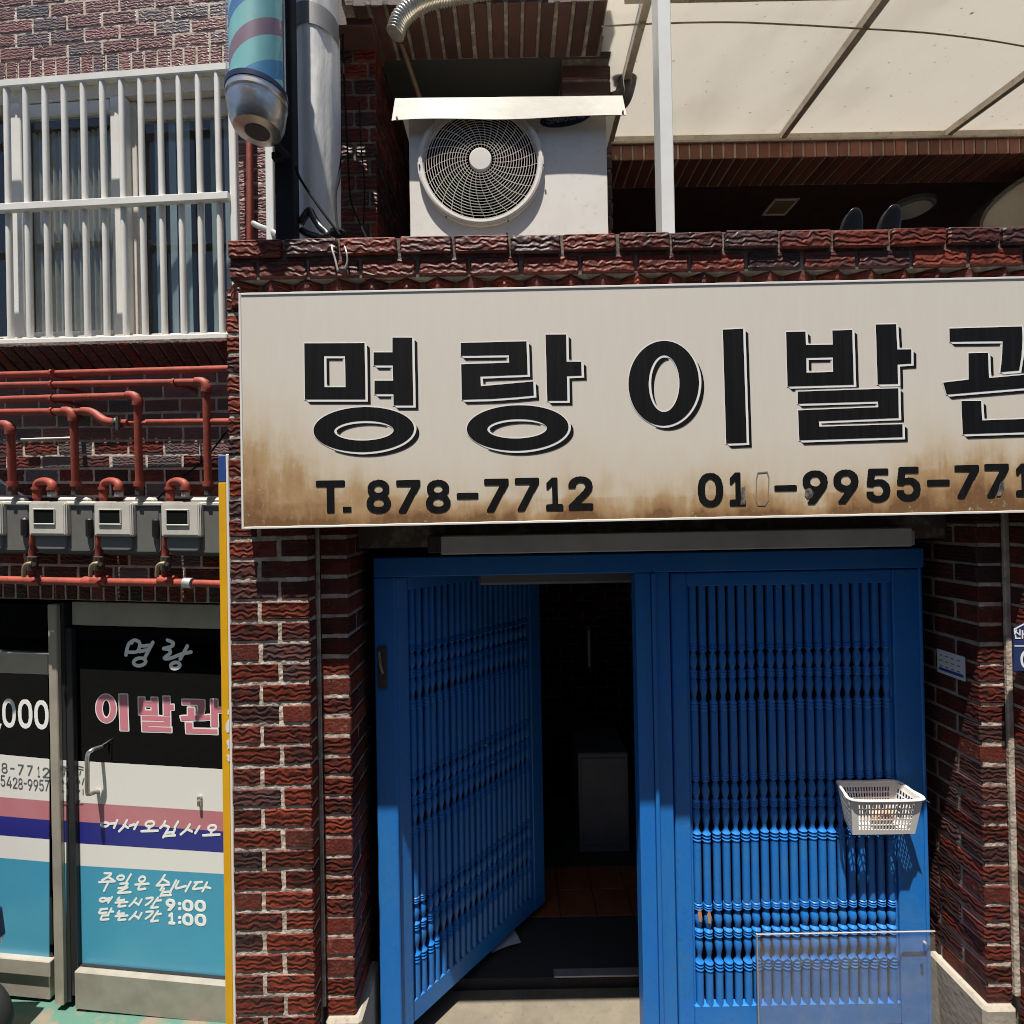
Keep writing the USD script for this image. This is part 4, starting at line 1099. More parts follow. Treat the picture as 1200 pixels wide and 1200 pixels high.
for x0 in (-37, 40.5, 118.5, 196.5):
    # riser with valve, then the U bend over into the meter
    P = [lp3(x0 - 3.5, 680.0, HW), lp3(x0 - 3, 655, HW + .005), lp3(x0 - 2.5, 640, HW - .005), lp3(x0 - 1.5, 628, .11), lp3(x0 + 3, 600, .09), lp3(x0 + 3, 578, .09)]
    t.part('riser', tube(P, PR * .9, 10), PIPE, LF, smooth=50)
    q = [lp3(x0 + 3, 584, .09), lp3(x0 + 3, 570, .09), lp3(x0 + 6.5, 565, .092), lp3(x0 + 14, 564, .10), lp3(x0 + 20, 567, .108), lp3(x0 + 21, 573, .11), lp3(x0 + 21, 577, .11)]
    t.part('bend', tube(smooth_path(q, 5), PR * 1.12, 12), PIPE, LF, smooth=60)
    t.part('coupling', tube([lp3(x0 + 3, 574, .09), lp3(x0 + 3, 571, .09)], PR * 1.4, 12), PIPE, LF, smooth=50)
    t.part('coupling', tube([lp3(x0 + 21, 574.5, .11), lp3(x0 + 21, 571, .11)], PR * 1.4, 12), PIPE, LF, smooth=50)
    t.part('nut', tube([lp3(x0 + 21, 582, .11), lp3(x0 + 21, 575, .11)], PR * 1.15, 6), ALU, LF)
    vl = t.part('valve', cat(tube([lp3(x0 - 2.5, 668, HW + .005), lp3(x0 - 2.0, 652, HW + .01)], PR * 1.35, 8), tube([lp3(x0 - 2.0, 661, HW + .005), lp3(x0 - 2.0, 661, HW + .05)], .012, 8)), DKIRON, LF)
    t.part('lever', tube(smooth_path([lp3(x0 - 3, 660, HW + .05), lp3(x0 - 9, 661, HW + .055), lp3(x0 - 12, 665, HW + .055), lp3(x0 - 12.5, 676, HW + .05)], 4), .0095, 8), BRASS, LF, parent=vl, smooth=50)
    t.part('tee', tube([lp3(x0 - 9, 680.2, HW), lp3(x0 - 3, 680.4, HW), lp3(x0 + 9, 680.8, HW)], PR * 1.5, 12), PIPE, LF, smooth=50)
for x, y in ((89, 566), (163.3, 566), (244, 566), (15, 566)):
    t.part('coupling', tube([lp3(x, y - 2, .116), lp3(x, y + 4, .115)], PR * 1.38, 12), PIPE, LF, smooth=50)
    t.part('nut', tube([lp3(x, y + 5, .115), lp3(x, y + 14, .115)], PR * 1.1, 6), DKIRON, LF)
t.close()

cable_n = [0]


def cable(pts, r, m, label, cat_='cable', seg=6, n=6, name='cable', group=None):
    single(name, tube(smooth_path(pts, n), r, seg), m, label, cat_, WORLD, smooth=True, group=group)


def wp(px, py, depth):
    d = ray(px, py); return EYE + d / d[1] * depth


def lw(px, py, w): return LF.put(np.array([lp3(px, py, w)]))[0]


cable([lw(25, 515, .03), lw(55, 514, .03), lw(84, 513, .03)], .006, WHITEC, 'short white cable on the wall between the gas pipes')
cable([lw(168, 600, .05), lw(205, 566, .03), lw(240, 538, .03), lw(268, 502, .04)], .004, BLACKC, 'thin dark cable slanting up the wall behind the rightmost meter')
cable([lw(-8, 556, .05), lw(10, 570, .06), lw(30, 582, .06)], .005, WHITEC, 'thin pale wires beside the leftmost red riser')

# meters: made once, copied along the wall
mf, mb = .132, .106
t = Thing('gas_meter', 'x', 'gas meter', 'gas meters on the wall')
PX = 109.5                                             # left edge of the second full meter


def mu_(x, w=mf): return lx(x, 610, w)
def mv_(y, w=mf): return lz(PX + 20, y, w)


ua, ub, uc = mu_(PX), mu_(PX + 43), mu_(PX + 76)
vt, vc, vb = mv_(587.5), mv_(629), mv_(646.5)


def rounded(u0, u1, v0, v1, r):
    return sbox(u0 + r, v0 + r, u1 - r, v1 - r).buffer(r, quad_segs=5)


def bevel_prism(p, w0, w1, c):
    """Extruded outline with a stepped, rounded front edge."""
    out = [prism(p, w0, w1 - c)]
    for k in range(3):
        a = (k + 1) / 3 * math.pi / 2
        out.append(prism(p.buffer(-c * (1 - math.cos(a))), w1 - c + c * math.sin(a) - c / 3 - .0002 * k, w1 - c + c * math.sin(a)))
    return cat(*out)


body = bevel_prism(rounded(ua + .01, uc, vb - .02, vt - .004, .045), .05, mb, .02)
t.part('body', body, METB, LF, smooth=30)
lid = grid(np.linspace(ua, uc, 16), [0, .3, .6, 1.0], lambda u, q: (u, vt + .004 - .012 * (q > .9) + .022 * max(0, 1 - abs((u - (ua + .19)) / .09) ** 2) * (1 - q), .05 + (mb + .052 - .05) * q))
t.part('lid', cat(cbox(ua, uc, vt - .022, vt, .05, mb + .008, .006), cbox(ub - .07, ub + .10, vt - .004, vt + .022, .06, mb - .0, .012)), METW, LF)
t.part('cover', bevel_prism(rounded(ua - .002, ub + .012, vc, vt - .001, .016), mb - .02, mf, .014), METW, LF, smooth=30)
t.part('lower_cover', bevel_prism(rounded(ua + .012, ub - .002, vb, vc + .02, .03), mb - .02, mf - .018, .010), METL, LF, smooth=30)
d0, d1, e0, e1 = mu_(PX + 6.5), mu_(PX + 33), mv_(596.5), mv_(615.5)
ds = t.part('display_frame', cat(cbox(d0, d1, e1, e1 + .008, mf + .0003, mf + .006, .002), cbox(d0, d1, e0 - .006, e0, mf + .0003, mf + .006, .002), cbox(d0, d0 + .006, e1 + .0083, e0 - .0063, mf + .0003, mf + .006, .002), cbox(d1 - .006, d1, e1 + .0083, e0 - .0063, mf + .0003, mf + .006, .002)), METW, LF)
t.part('display', bx(d0 + .0065, d1 - .0065, e1 + .0085, e0 - .0065, mf + .0002, mf + .002), LCD, LF, parent=ds)
t.part('side_unit', cbox(mu_(PX + 70, mb), mu_(PX + 77, mb), mv_(630, mb), mv_(607, mb), mb - .06, mb + .02, .01), BLACK, LF)
MET = t
t.close()
UL = LF.U * (lx(187, 610, mf) - lx(108.5, 610, mf))
stage.GetPrimAtPath('/World/gas_meter').SetCustomDataByKey('label', 'second gas meter from the yellow post, pale front with dark display')
t.copy(-UL, 'third gas meter from the yellow post, its pale cover marked with a smudged number')
t.copy(UL, 'gas meter nearest the yellow post, partly hidden behind the post')
t.copy(-2 * UL, 'gas meter cut off by the left edge of the photo')

# ---------------------------------------------------------------- yellow post
YW = -0.03
t = Thing('sign_post', 'tall yellow post with a blue top and a white side, against the left brick pillar', 'post')
y0, y1, y2 = fx(256, 600, YW), fx(265.5, 600, YW), fx(269.5, 600, YW)
zt2, zbl = fz(262, 533.5, YW), fz(262, 565, YW)
t.part('yellow_board', cbox(y0, y1, -2.65, zbl - .0005, YW - .05, YW, .003), YEL)
t.part('blue_top', cbox(y0, y1, zbl, zt2, YW - .05, YW, .003), DKBLUE)
t.part('white_strip', cbox(y1 + .0005, y2, -2.65, zt2 + .004, YW - .05, YW + .004, .003), PEEL)
for (yy, h_, wd) in ((850, 16, 4.5), (872, 12, 3.5), (888, 9, 4), (835, 6, 2.0)):
    u, v = FR.uv(263.5 + (yy - 600) * .018, yy, YW)
    pts = []
    for k in range(12):
        a = 2 * math.pi * k / 12; rr = 1 + RN.normal(0, .18)
        pts.append((min(u + wd * pm_ * .5 * math.cos(a) * rr, y1 - .001), v + h_ * .5 * .0032 * math.sin(a) * rr))
    t.part('peeled_patch', prism(Polygon(pts).buffer(0), YW + .0004, YW + .001), PEEL)
t.close()

# ---------------------------------------------------------------- basket, acrylic sheet, papers
t = Thing('basket', 'white slotted plastic basket hung on the right leaf of the blue gate', 'basket')
BWK = GW + .012
bu0 = fx(981, 915, BWK); bu1 = bu0 + .24
bv1 = fz(1010, 916, BWK)                                # rim at the back
BH, BD = .15, .075


def shelf(q, p):                                         # q 0..1 back->front, outline taper p 0 top 1 bottom
    return q


def slotted(pa, pb, pc, pd, nx, nz, margin, wall=.0022, flip=1):
    """A basket side between corner points (top a-b, bottom d-c) with slots cut right through."""
    pa, pb, pc, pd = map(np.array, (pa, pb, pc, pd))
    nrm = np.cross(pb - pa, pd - pa); nrm /= np.linalg.norm(nrm)
    poly_ = sbox(0, 0, 1, 1)
    cuts = []
    mx, mz = margin
    for i in range(nx):
        for j in range(nz):
            cx, cz = mx + (1 - 2 * mx) * (i + .5) / nx, mz[0] + (1 - mz[0] - mz[1]) * (j + .5) / nz
            wx, wz = (1 - 2 * mx) / nx * .29, (1 - mz[0] - mz[1]) / nz * .38
            cuts.append(sbox(cx - wx, cz - wz, cx + wx, cz + wz))
    poly_ = poly_.difference(unary_union(cuts))
    v, f = prism(poly_, 0, 1)
    s, r, h = v[:, :1], v[:, 1:2], v[:, 2:]
    P = (pa * (1 - s) + pb * s) * (1 - r) + (pd * (1 - s) + pc * s) * r + nrm * wall * (h - .5)
    m = trimesh.Trimesh(P, f, process=False)
    return P, (f if m.volume > 0 else f[:, ::-1])


ins = .014
bk0, bk1, fr0, fr1 = (bu0, bv1, BWK), (bu1, bv1, BWK), (bu0 + .008, bv1 - .033, BWK + BD), (bu1 + .055, bv1 - .036, BWK + BD)
lo = lambda p, du, dw_: (p[0] + du, (bv1 - BH if dw_ > 0 else bv1 - BH - .033), p[2] + dw_)
b0, b1, f0, f1 = lo(bk0, ins * 1.5, .012), lo(bk1, -ins * 1.5, .012), lo(fr0, ins * 1.0, -.018), lo(fr1, -ins * 1.5, -.018)
t.part('front_side', slotted(fr0, fr1, f1, f0, 17, 5, (.09, (.12, .12))), PLAST)
t.part('rear_side', slotted(bk0, bk1, b1, b0, 17, 5, (.09, (.12, .12))), PLAST)
t.part('left_side', slotted(bk0, fr0, f0, b0, 8, 5, (.09, (.12, .12))), PLAST)
t.part('right_side', slotted(bk1, fr1, f1, b1, 8, 5, (.09, (.12, .12))), PLAST)
t.part('bottom', slotted(b0, b1, f1, f0, 14, 5, (.08, (.1, .1))), PLAST)
rim = [np.array(bk0) + [0, .002, 0], np.array(bk0) * .5 + np.array(fr0) * .5 + [-.004, .0, 0], np.array(fr0) + [.0, .001, 0], np.array(fr0) * .6 + np.array(fr1) * .4 + [0, -.003, .004], np.array(fr1) + [0, .0, 0], np.array(fr1) * .5 + np.array(bk1) * .5 + [.012, -.002, 0], np.array(bk1), np.array(bk0) * .5 + np.array(bk1) * .5]
t.part('rim', tube(smooth_path(rim + [rim[0]], 6), .0055, 8, False), PLAST, smooth=60)
lip = grid(np.linspace(0, 1, 8), np.linspace(0, 1, 5), lambda s, q: (bk1[0] * (1 - s) + fr1[0] * s + .022 * q * (.4 + s), bk1[1] * (1 - s) + fr1[1] * s + .003 - .014 * q * q * (.3 + s), BWK + BD * s))
t.part('side_lip', cat(lip, (lip[0] - [0, .002, 0], lip[1][:, ::-1])), PLAST, smooth=True)
t.close()
bb = np.array([(bu0 + bu1) / 2 + .04, bv1 - BH - .010, BWK + BD * .5])
pk = trimesh.creation.icosphere(3, 1.0)
v = pk.vertices * (1 + .25 * (meshkit.fbm(pk.vertices * 2.3 + 4, 3, 2)[:, None] - .5)) * [.05, .03, .022] + bb + [0, .036, 0]
single('crumpled_packet', (v, pk.faces), mat('orange_packet', (0.62, 0.25, 0.14), 0.5, (0.62, 0.40, 0.28), 25, .45, .55), 'crumpled orange and pink packet lying in the white basket', 'packet', smooth=25)

AWK = GW + .035
t = Thing('acrylic_sheet', 'clear scratched acrylic sheet leaning against the lower right of the blue gate', 'acrylic sheet')
a0, a1 = FR.uv(888, 1097, AWK), FR.uv(1093, 1092, AWK)
sheet = grid(np.linspace(a0[0], a1[0] + .015, 10), np.linspace(-2.245, fz(990, 1094, AWK), 8), lambda u, v: (u, v, AWK + (.0 - v - 1.9) * .05))
t.part('sheet', cat(sheet, (sheet[0] - [0, 0, .004], sheet[1][:, ::-1])), ACRYL)
e = fz(990, 1094, AWK)
t.part('edge', cat(cbox(a0[0], a1[0] + .015, e - .0025, e, AWK - .008, AWK - .003, .0008), cbox(a0[0] - .003, a0[0] + .001, -2.245, e, AWK - .012, AWK - .002, .001)), mat('acrylic_edge', (0.34, 0.31, 0.28), 0.5))
t.part('screw', lathe([(AWK - .005, .006), (AWK + .004, .006), (AWK + .006, .003)], (fx(1084, 1105, AWK), fz(1084, 1105, AWK), 0), 2, 10), ALU)
t.close()

# notice on the right jamb: the jamb faces left
JF = Frame([R0 - .003, 0, 2.65], [0, -1, 0], [0, 0, 1])
t = Thing('paper_notice', 'small white printed notice stuck on the inner side of the right pillar', 'notice')
q = [JF.uv(*p) for p in ((1099, 762), (1131, 770), (1132, 799), (1099, 786))]
uu = [p[0] for p in q]; vv = [p[1] for p in q]
t.part('paper', bx(min(uu), max(uu), min(vv), max(vv), .001, .002), PAPER, JF)
for k in range(3):
    yy = max(vv) - .02 - k * .022
    for i in range(4):
        x0 = min(uu) + .012 + i * (max(uu) - min(uu) - .02) / 4
        t.part('print_mark', bx(x0, x0 + .014, yy - .004, yy, .0022, .0026), GREYINK, JF)
t.part('print_band', bx(min(uu) + .008, max(uu) - .008, min(vv) + .012, min(vv) + .024, .0022, .0026), BLINK, JF)
t.close()

HWK = 0.012
t = Thing('number_plate', 'dark blue house number plate with white figures, cut by the right edge', 'house number')
pl = Polygon([FR.uv(x, y, HWK) for x, y in ((1188, 737), (1207, 727), (1226, 737), (1226, 786), (1188, 786))])
t.part('plate', prism(pl, HWK - .004, HWK), mat('plate_blue', (0.02, 0.035, 0.12), 0.4))
bord = pl.difference(pl.buffer(-.004))
t.part('border', prism(bord.intersection(sbox(-9, fz(1200, 741, HWK), 9, 9)), HWK + .0003, HWK + .0010), WHITET)
strk = lambda ls, w_: unary_union([LineString([FR.uv(x, y, HWK) for x, y in l]).buffer(w_) for l in ls])
t.part('lettering', prism(strk([[(1191, 738.5), (1189, 743)], [(1190.5, 740.5), (1193.5, 743)], [(1195, 738), (1195, 744)], [(1190, 745), (1190, 748), (1195.5, 748)], [(1198, 739), (1198, 748)], [(1198, 743), (1203, 743)], [(1203, 739), (1203, 748)], [(1207, 739), (1207, 744), (1214, 744), (1214, 739)]], .0022), HWK + .0003, HWK + .001), WHITET)
t.part('rule', prism(strk([[(1189, 757), (1224, 757)]], .0018), HWK + .0003, HWK + .001), WHITET)
ov = [FR.uv(1203 + 6 * math.cos(a), 773 + 9.5 * math.sin(a), HWK) for a in np.linspace(0, 2 * math.pi, 30)]
t.part('figure', prism(LineString(ov).buffer(.0042), HWK + .0003, HWK + .001), WHITET)
t.close()

p0 = floor_pt(600, 1108, .455)
t_ = grid(np.linspace(0, .16, 6), np.linspace(0, .11, 5), lambda u, v: (u, v, .006 * math.sin(u * 22) * math.cos(v * 15) + .006))
v, f = t_
R = np.array([[math.cos(.4), -math.sin(.4), 0], [math.sin(.4), math.cos(.4), 0], [0, 0, 1]])
single('leaflet', cat((v @ R.T + p0 + [-.10, -.05, .0], f), ((v - [0, 0, .0006]) @ R.T + p0 + [-.10, -.05, 0], f[:, ::-1])), PAPER, 'white leaflet lying on the step under the open gate leaf', 'leaflet', WORLD)

# ---------------------------------------------------------------- air conditioner on the roof edge
AW = -0.17                                             # front face, D = 2.07
t = Thing('outdoor_unit', 'white air conditioner outdoor unit with a round fan grille on the parapet', 'air conditioner')
ax0, ax1 = fx(480, 210, AW), fx(711.5, 210, AW)
az0, az1 = fz(596, 277, AW), fz(596, 130, AW) + .045
fc = FR.uv(563.5, 193, AW); fR = 74.0 / 600 * 2.07
front = sbox(ax0, az0, ax1, az1).difference(Point(fc).buffer(fR * .985, quad_segs=24))
t.part('front_panel', prism(front, AW - .012, AW), ACW)
t.part('casing', cat(cbox(ax0, ax1, az1 - .01, az1 + .002, AW - .32, AW - .0125, .004), cbox(ax0, ax0 + .008, az0, az1 - .0105, AW - .32, AW - .0125, .003), cbox(ax1 - .008, ax1, az0, az1 - .0105, AW - .32, AW - .0125, .003), bx(ax0 + .009, ax1 - .009, az0, az0 + .01, AW - .32, AW - .0125), bx(ax0, ax1, az0, az1, AW - .325, AW - .3205)), ACW)
ringp = Point(fc).buffer(fR, quad_segs=28).difference(Point(fc).buffer(fR * .905, quad_segs=28))
t.part('fan_ring', bevel_prism(ringp, AW - .02, AW + .022, .01), ACW, smooth=25)
gp = []
n = 17
for i in range(n):
    R_ = fR * (.235 + (.90 - .235) * i / (n - 1))
    gp.append(torus(R_, .0013, (fc[0], fc[1], AW + .034 - .022 * (R_ / fR) ** 2), 44, 4))
for k in range(30):
    a0_ = 2 * math.pi * k / 30
    gp.append(tube([(fc[0] + fR * q * math.cos(a0_ + .55 * (q - .2)), fc[1] + fR * q * math.sin(a0_ + .55 * (q - .2)), AW + .032 - .022 * q * q) for q in np.linspace(.2, .92, 6)], .0011, 4, False))
t.part('fan_grille', cat(*gp), GRIL)
t.part('hub', lathe([(AW + .02, fR * .175), (AW + .035, fR * .175), (AW + .0362, fR * .168), (AW + .0364, .01)], (fc[0], fc[1], 0), 2, 28), GRIL, smooth=20)
bl = []
for k in range(3):
    us_, vs_ = np.linspace(.2, .86, 6), np.linspace(0, 1, 7)
    bl.append(grid(us_, vs_, lambda q, s: (fc[0] + fR * q * math.cos(2.09 * k + s * 1.35), fc[1] + fR * q * math.sin(2.09 * k + s * 1.35), AW - .23 + .06 * s)))
MATTE = mat('matte_dark_plastic', (.014, .010, .008), 1.0, spec=0.0)
bl2 = cat(*bl)
bm = cat(bl2, (bl2[0] - [0, 0, .004], bl2[1][:, ::-1]))
t.part('fan_blades', bm, MATTE)
t.part('fan_duct', prism(Point(fc).buffer(fR * 1.0, quad_segs=24).difference(Point(fc).buffer(fR * .975, quad_segs=24)), AW - .268, AW - .0125), MATTE)
t.part('fan_shroud', bx(ax0 + .01, ax1 - .01, az0 + .012, az1 - .012, AW - .30, AW - .27), MATTE)
bc = FR.uv(663, 138, AW)
bp = affinity.rotate(affinity.scale(Point(bc).buffer(1, quad_segs=16), .107, .036), 10)
bd = t.part('badge', prism(bp, AW + .0004, AW + .002), NAVY)
tx = fit(unary_union([affinity.translate(text_shape(c, True), i * .85, 0) for i, c in enumerate('SAMSUNG')]), bc[0] - .08, bc[0] + .08, bc[1] - .016, bc[1] + .02)
t.part('badge_lettering', prism(affinity.rotate(tx, 10), AW + .0022, AW + .0028), GREYT, parent=bd)
for px, py in ((491.5, 194), (637, 194), (523, 254.5), (595.5, 259)):
    u, v = FR.uv(px, py, AW + .022)
    t.part('screw', lathe([(AW + .0215, .004), (AW + .025, .004)], (u, v, 0), 2, 8), BLACK)
u, v = FR.uv(594, 274, AW)
t.part('rust_spot', lathe([(AW + .0003, .005), (AW + .0012, .004)], (u, v, 0), 2, 8), mat('rust', (0.16, 0.07, 0.02), .8), label='small rusty screw at the lower edge')
for x in (512, 690):
    u = fx(x, 277, AW)
    t.part('foot', cbox(u - .05, u + .05, zt - .03, az0 - .001, AW - .30, AW - .006, .004), DKIRON)
t.close()
CW = -.118
c00, c01, c10, c11 = FR.uv(463, 115, CW - .004), FR.uv(729.5, 112, CW - .004), FR.uv(459, 141.5, CW), FR.uv(734, 135, CW)
us = np.linspace(0, 1, 24)
fas = grid(us, [0, .5, 1], lambda s, q: (c00[0] * (1 - s) * (1 - q) + c01[0] * s * (1 - q) + c10[0] * (1 - s) * q + c11[0] * s * q,
                                          c00[1] * (1 - s) * (1 - q) + c01[1] * s * (1 - q) + c10[1] * (1 - s) * q + c11[1] * s * q + q * .004 * math.sin(s * 9 + .5), CW - .004 + .004 * q + .003 * math.sin(s * 7) * q))
top = grid(us, [0, .1, 1], lambda s, q: (c00[0] * (1 - s) + c01[0] * s, c00[1] * (1 - s) + c01[1] * s + (0, .030, .033)[int(q > .05) + int(q > .5)], CW - .004 - (0, .045, .38)[int(q > .05) + int(q > .5)]))
fas = (fas[0], fas[1][:, ::-1])
t = Thing('rain_cover', 'cream sheet metal cover bent over the top of the air conditioner', 'cover')
t.part('fascia', cat(fas, (fas[0] - [0, 0, .003], fas[1][:, ::-1])), CREAMS)
t.part('top_sheet', cat(top, (top[0] - [0, .003, 0], top[1][:, ::-1])), CREAMS)
for x, y in ((465, 138), (730, 131)):
    u, v = FR.uv(x, y, CW + .003)
    t.part('screw', lathe([(CW + .001, .004), (CW + .006, .004)], (u, v, 0), 2, 8), DKIRON)
t.close()

# ---------------------------------------------------------------- barber pole, posts, wrapped column
DP = 1.815
pc = wp(301, 100, DP)
t = Thing('barber_pole', 'striped barber pole with a chrome cap hanging from the dark steel post', 'barber pole')
rP = 32.0 / 600 * DP
zr0 = EYE[2] + (606 - 104) / 600 * DP                   # bottom of tube
zr1 = zr0 + .75
cols = [((0.07, 0.30, 0.56), .17), ((0.28, 0.66, 0.64), .22), ((0.33, 0.19, 0.24), .15), ((0.30, 0.66, 0.63), .20), ((0.10, 0.24, 0.52), .14), ((0.36, 0.70, 0.68), .12)]
pitch_ = .40
ph = .63
for i, (c, wd) in enumerate(cols):
    vs = []
    fs = []
    for turn in range(-3, 6):
        nseg = 40
        base_ = len(vs)
        for k in range(nseg + 1):
            a = 2 * math.pi * k / nseg
            for q in (ph, ph + wd):
                z = (q + k / nseg + turn) * pitch_
                vs.append([pc[0] + rP * .90 * math.cos(a), pc[1] + rP * .90 * math.sin(a), np.clip(zr0 + z - .2, zr0 + .001, zr1 - .001)])
        for k in range(nseg):
            o = base_ + k * 2
            fs += [[o, o + 2, o + 3], [o, o + 3, o + 1]]
    vs = np.array(vs)
    fs = np.array([f for f in fs if np.ptp(vs[f][:, 2]) > 1e-6 and np.linalg.norm(np.cross(vs[f[1]] - vs[f[0]], vs[f[2]] - vs[f[0]])) > 1e-9])
    keep_, inv_ = np.unique(fs, return_inverse=True)
    vs, fs = vs[keep_], inv_.reshape(-1, 3)
    t.part('stripe', (vs, fs), mat(f'pole_stripe_{"abcdef"[i]}', c, .4, tuple(x * .85 for x in c), 8), WORLD, smooth=True)
    ph += wd
t.part('clear_tube', lathe([(zr0, rP), (zr1, rP)], (pc[0], pc[1], 0), 2, 40), TUBE, WORLD, smooth=40)
t.part('inner_core', lathe([(zr0, rP * .55), (zr1, rP * .55)], (pc[0], pc[1], 0), 2, 20), PEEL, WORLD, smooth=40)
t.part('collar', lathe([(zr0 - .012, rP * 1.02), (zr0 - .010, rP * 1.06), (zr0 + .008, rP * 1.06), (zr0 + .012, rP * 1.01)], (pc[0], pc[1], 0), 2, 40), mat('navy_collar', (0.02, 0.03, 0.08), .3), WORLD, smooth=30)
capz = zr0 - .0125
t.part('chrome_cap', lathe([(capz, rP * 1.04), (capz - .02, rP * 1.05), (capz - .024, rP * 1.0), (capz - .03, rP * 1.02), (capz - .09, rP * .93), (capz - .112, rP * .84), (capz - .118, rP * .8), (capz - .121, rP * .5), (capz - .1215, rP * .45)][::-1], (pc[0], pc[1], 0), 2, 40), CHROME, WORLD, smooth=35)
t.part('socket', lathe([(capz - .124, rP * .42), (capz - .1217, rP * .43)], (pc[0], pc[1], 0), 2, 24), BLACK, WORLD)
pb0 = wp(322, 178, 1.86)
t.part('bracket', tube([(pc[0] + .02, pc[1] + .05, capz - .10), (pc[0] + .06, 1.93, capz - .13)], .012, 8), POSTD, WORLD)
t.part('bracket', tube([(pc[0] + .02, pc[1] + .05, zr1 - .1), (pc[0] + .06, 1.93, zr1 - .1)], .012, 8), POSTD, WORLD)
t.close()

PWK = -.05
t = Thing('steel_post', 'dark painted square steel post standing on the parapet behind the barber pole', 'post')
t.part('shaft', cbox(fx(321.5, 220, PWK), fx(343.5, 220, PWK), zt + .006, 2.6, PWK - .06, PWK, .005), POSTD)
t.part('base_plate', cbox(fx(312, 280, PWK), fx(360, 280, PWK), zt + .0045, zt + .016, PWK - .10, PWK + .02, .003), POSTD)
t.part('tab', cbox(fx(322, 190, PWK), fx(333, 190, PWK), fz(322, 192, PWK), fz(322, 184, PWK), PWK + .0005, PWK + .03, .003), POSTD)
t.close()

wcx = wp(370, 150, 2.15)
t = Thing('wrapped_column', 'round column wrapped in wrinkled clear plastic beside the dark steel post', 'wrapped column')
rw = 26.0 / 600 * 2.15
us, vs = np.linspace(0, 2 * math.pi, 41), np.linspace(EYE[2] + zt - .01, EYE[2] + 2.5, 60)


def wrapf(a, z):
    h = z - vs[0]
    r = rw * (1 + .10 * (meshkit.fbm(np.array([[math.cos(a) * 2.2, math.sin(a) * 2.2, z * 1.1]]), 3, 4)[0] - .5) * 2 * (1 if h < 1.05 else .4) + .05 * math.cos(3 * a + z))
    r *= 1 + .06 * math.exp(-((h - .03) / .05) ** 2)
    return (wcx[0] + r * math.cos(a), wcx[1] + r * math.sin(a), z)


t.part('plastic_sheet', grid(us, vs, wrapf), WRAP, WORLD, smooth=True)
zb_ = wp(370, 28, 2.15 - rw)[2]
t.part('grey_band', grid(us, np.linspace(zb_, zb_ + .09, 6), lambda a, z: (wcx[0] + rw * 1.07 * math.cos(a), wcx[1] + rw * 1.07 * math.sin(a), z)), TAPE, WORLD, smooth=True)
t.close()

t = Thing('white_post', 'white square post holding up the translucent canopy, standing on the parapet', 'post')
VW = -.035
t.part('shaft', cbox(fx(773.5, 130, VW), fx(788.5, 130, VW), zt + .02, 2.6, VW - .085, VW, .003), WHITEP)
t.part('shoe', cat(cbox(fx(776, 270, VW), fx(808, 265, VW), zt + .006, zt + .010, VW - .06, VW + .012, .001), cbox(fx(776, 270, VW), fx(808, 265, VW), zt + .0345, zt + .038, VW - .06, VW - .03, .001), cbox(fx(806, 270, VW), fx(808.5, 265, VW), zt + .0105, zt + .036, VW - .06, VW + .012, .001), cbox(fx(776, 270, VW) + .05, fx(806, 265, VW) - .001, zt + .0105, zt + .034, VW - .06, VW - .05, .001)), ALU)
t.close()

# red conduit and bracket bits left of the steel post
single('red_conduit', tube([lw(293, 290, .03), lw(293, 230, .03), lw(292, 120, .03), lw(290, -40, .03)], .017, 10), PIPE, 'thin red pipe running up the wall behind the barber pole', 'pipe', WORLD, smooth=True)
single('white_flat_bar', cbox(fx(311, 215, -.35), fx(320, 215, -.35), fz(315, 290, -.35), fz(315, 100, -.35), -.37, -.35, .003), WHITEP, 'white flat bar standing between the red pipe and the dark steel post', 'flat bar')
single('grey_conduit', tube(smooth_path([wp(297, 262, 2.45), wp(305, 266, 2.4), wp(316, 270, 2.3), wp(326, 276, 2.2)], 4), .013, 8), ALU, 'short grey conduit bent away from the foot of the red pipe', 'conduit', WORLD, smooth=True)

# cables at the foot of the wrapped column
cable([wp(347, 196, 1.94), wp(352, 210, 1.94), wp(372, 240, 1.92), wp(393, 268, 1.90), wp(399, 276, 1.89)], .0055, BLACKC, 'black cable stretched slantwise from the dark post to the parapet')
cable([wp(393, -20, 2.2), wp(394, 30, 2.2), wp(397, 90, 2.2), wp(399, 160, 2.2), wp(398, 205, 2.15), wp(393.5, 225, 2.1), wp(394, 255, 2.0), wp(397, 272, 1.92)], .005, BLACKC, 'black cable hanging close beside the plastic wrapped column')
cable([wp(399, -20, 2.35), wp(402, 60, 2.35), wp(405, 130, 2.35), wp(409, 210, 2.35), wp(411, 235, 2.33), wp(420, 258, 2.3), wp(430, 280, 2.25)], .0045, BLACKC, 'black cable hanging down the brick pier and bending right at its foot')
cable([wp(421, 120, 2.36), wp(423, 170, 2.37), wp(427, 215, 2.36), wp(426, 262, 2.36)], .003, BLACKC, 'thin dark wire hanging straight down the lit edge of the brick pier')
cable([wp(391, 281, 1.90), wp(389, 290, 1.843), wp(393, 305, 1.84), wp(396, 318, 1.843)], .0035, WHITEC, 'thin pale cord looped over the parapet edge below the cable knot')
cable([wp(400, 281, 1.90), wp(405, 292, 1.843), wp(407, 306, 1.84), wp(403, 318, 1.843)], .0035, ALU, 'grey cord hanging over the parapet edge below the cable knot')
kn = trimesh.creation.icosphere(2, 1.0)
kv = kn.vertices * [.032, .022, .018] * (1 + .5 * (meshkit.fbm(kn.vertices * 3, 3, 8)[:, None] - .5)) + wp(396, 273, 1.92)
